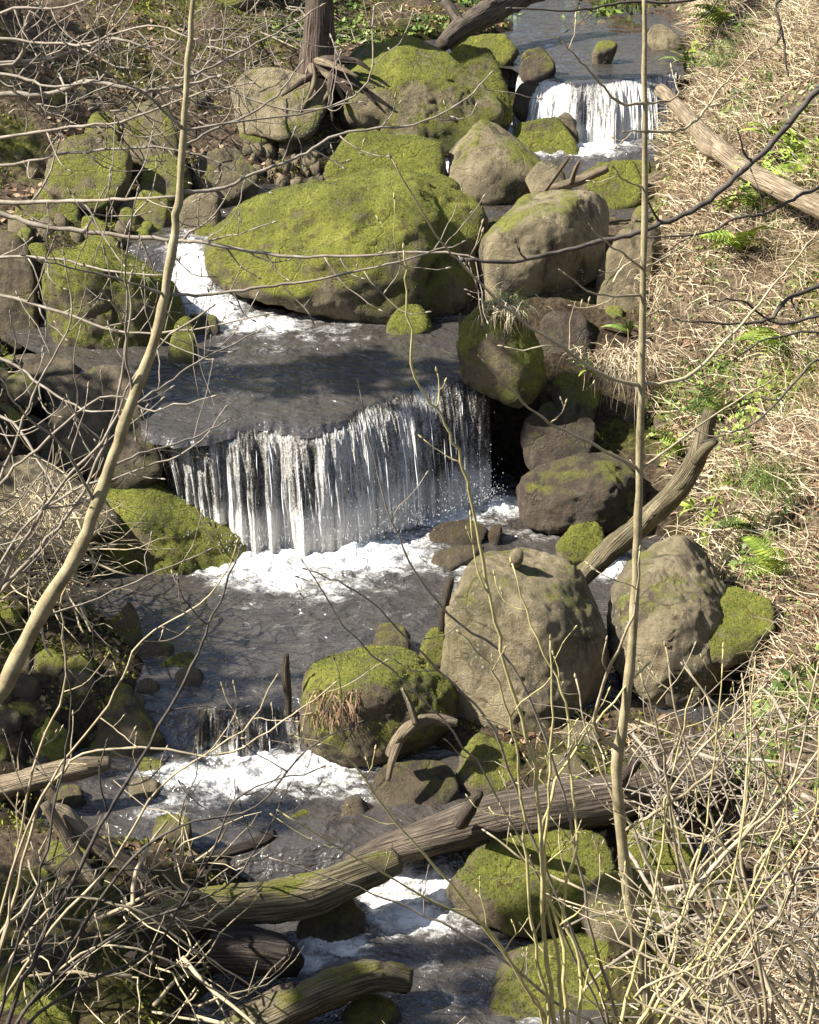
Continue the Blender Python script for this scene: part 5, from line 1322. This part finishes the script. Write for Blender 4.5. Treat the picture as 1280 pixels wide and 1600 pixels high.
# dry brush heap on the left bank
def brush_heap(label, u0, u1, v0, v1, Y0, Y1, n, mat, seed):
    r = np.random.default_rng(seed)
    c0 = P((u0 + u1) / 2, v1, (Y0 + Y1) / 2)
    e = empty('brush_heap', c0, label, 'brushwood', 'heaps of dead twigs')
    mb = MB()
    for k in range(n):
        st = P(r.uniform(u0, u1), r.uniform(v0, v1), r.uniform(Y0, Y1))
        d = r.normal(0, 1, 3); d[2] *= .55; d[0] += .3
        p, _ = grow(st, d, r.uniform(.25, .9), r.uniform(-.12, .12), .22, 6, r)
        mb.tube(p - c0, np.linspace(r.uniform(.004, .008), .002, len(p)), 5)
    o = mb.build('dead_twigs', mat, e); tag(o, kind='stuff')
    mb = MB()
    for k in range(max(3, n // 12)):
        st = P(r.uniform(u0, u1), r.uniform(v0, v1), r.uniform(Y0, Y1))
        d = r.normal(0, 1, 3); d[2] *= .3
        p, _ = grow(st, d, r.uniform(.5, 1.1), -.05, .15, 6, r)
        m2 = MB(); m2.tube(p - c0, np.linspace(.014, .007, len(p)), 7); m2.build('dead_branch', mat, e)
brush_heap('dry tangled heap of pale twigs on the left bank above the rock pile', -40, 120, 770, 960, 12.4, 13.6, 320, M['twig'], 1)
brush_heap('tangle of broken twigs around the lower left logs', 20, 330, 1330, 1600, 9.0, 10.2, 180, M['twig'], 2)
brush_heap('twig debris on the litter slope behind the thicket', 960, 1270, 1130, 1330, 9.6, 11.2, 160, M['greytwig'], 3)
brush_heap('dense dead twigs at the foot of the lower right thicket', 1020, 1290, 1380, 1600, 7.6, 9.6, 130, M['greytwig'], 4)
brush_heap('dark twig debris caught in the upper left boulders', 10, 340, 60, 220, 19.5, 21.5, 160, M['greytwig'], 5)
brush_heap('twiggy debris beside the root plate of the dark trunk', 300, 480, 0, 110, 21.5, 23.5, 120, M['greytwig'], 6)

# ------------------------------------------------------------------ ivy clad trees on the left bank, beyond the edge of the view, that shade the ledge and the left bank
def ivy_tree(label, x, y, top, crown, seed):
    r = np.random.default_rng(seed)
    z0 = T(x, y) - .1
    base = np.array((x, y, z0))
    e = empty('tree', base, label, 'tree', 'ivy clad trees on the left bank')
    h = top - z0
    log_mesh('trunk', np.array([(0, 0, 0), (.05, .03, h * .3), (-.05, .05, h * .65), (.02, .0, h)]), [.2, .16, .12, .05], M['darkbark'], e, seed=seed)
    L = []
    for (cx, cy, cz, rad, n) in crown:
        c = np.array((cx, cy, cz)) - base
        st = np.array((0, 0, max(1.0, c[2] - .9)))
        log_mesh('branch', np.array([st, (st + c) / 2 + (0, 0, .1), c]), [.06, .04, .015], M['darkbark'], e, sides=7, seed=seed)
        k = max(5, n // 60)
        cl = r.normal(0, .55, (k, 3)) * rad
        q = cl[r.integers(0, k, n)] + r.normal(0, .16, (n, 3)) * rad
        L.append(c + q)
    L = np.vstack(L)
    o = leaves('crown', L, .07, M['herb'], None, None, seed, 1.0, .6, e); tag(o, kind='stuff')
ivy_tree('ivy clad tree on the left bank whose shade falls on the ledge', -7.2, 15.0, 8.4, [(-6.2, 15.1, 6.5, .42, 1100), (-5.6, 15.0, 7.2, .45, 1200), (-6.9, 15.0, 5.8, .42, 800), (-7.5, 14.2, 5.0, .6, 1000)], 1)
ivy_tree('ivy clad tree high on the left bank beside the upper boulders', -9.2, 20.4, 8.2, [(-8.4, 20.3, 6.5, .9, 1000), (-8.6, 19.6, 7.0, .8, 700)], 2)
ivy_tree('ivy clad tree on the left bank beside the rock pile', -8.2, 11.0, 7.4, [(-7.6, 10.9, 5.0, .7, 900), (-7.7, 12.0, 5.1, .7, 700)], 3)
ivy_tree('ivy clad tree on the near left bank shading the lower stones', -6.8, 8.6, 8.0, [(-5.6, 8.8, 6.1, .35, 350), (-7.3, 8.6, 4.6, .6, 800), (-6.6, 8.2, 5.4, .4, 400)], 4)
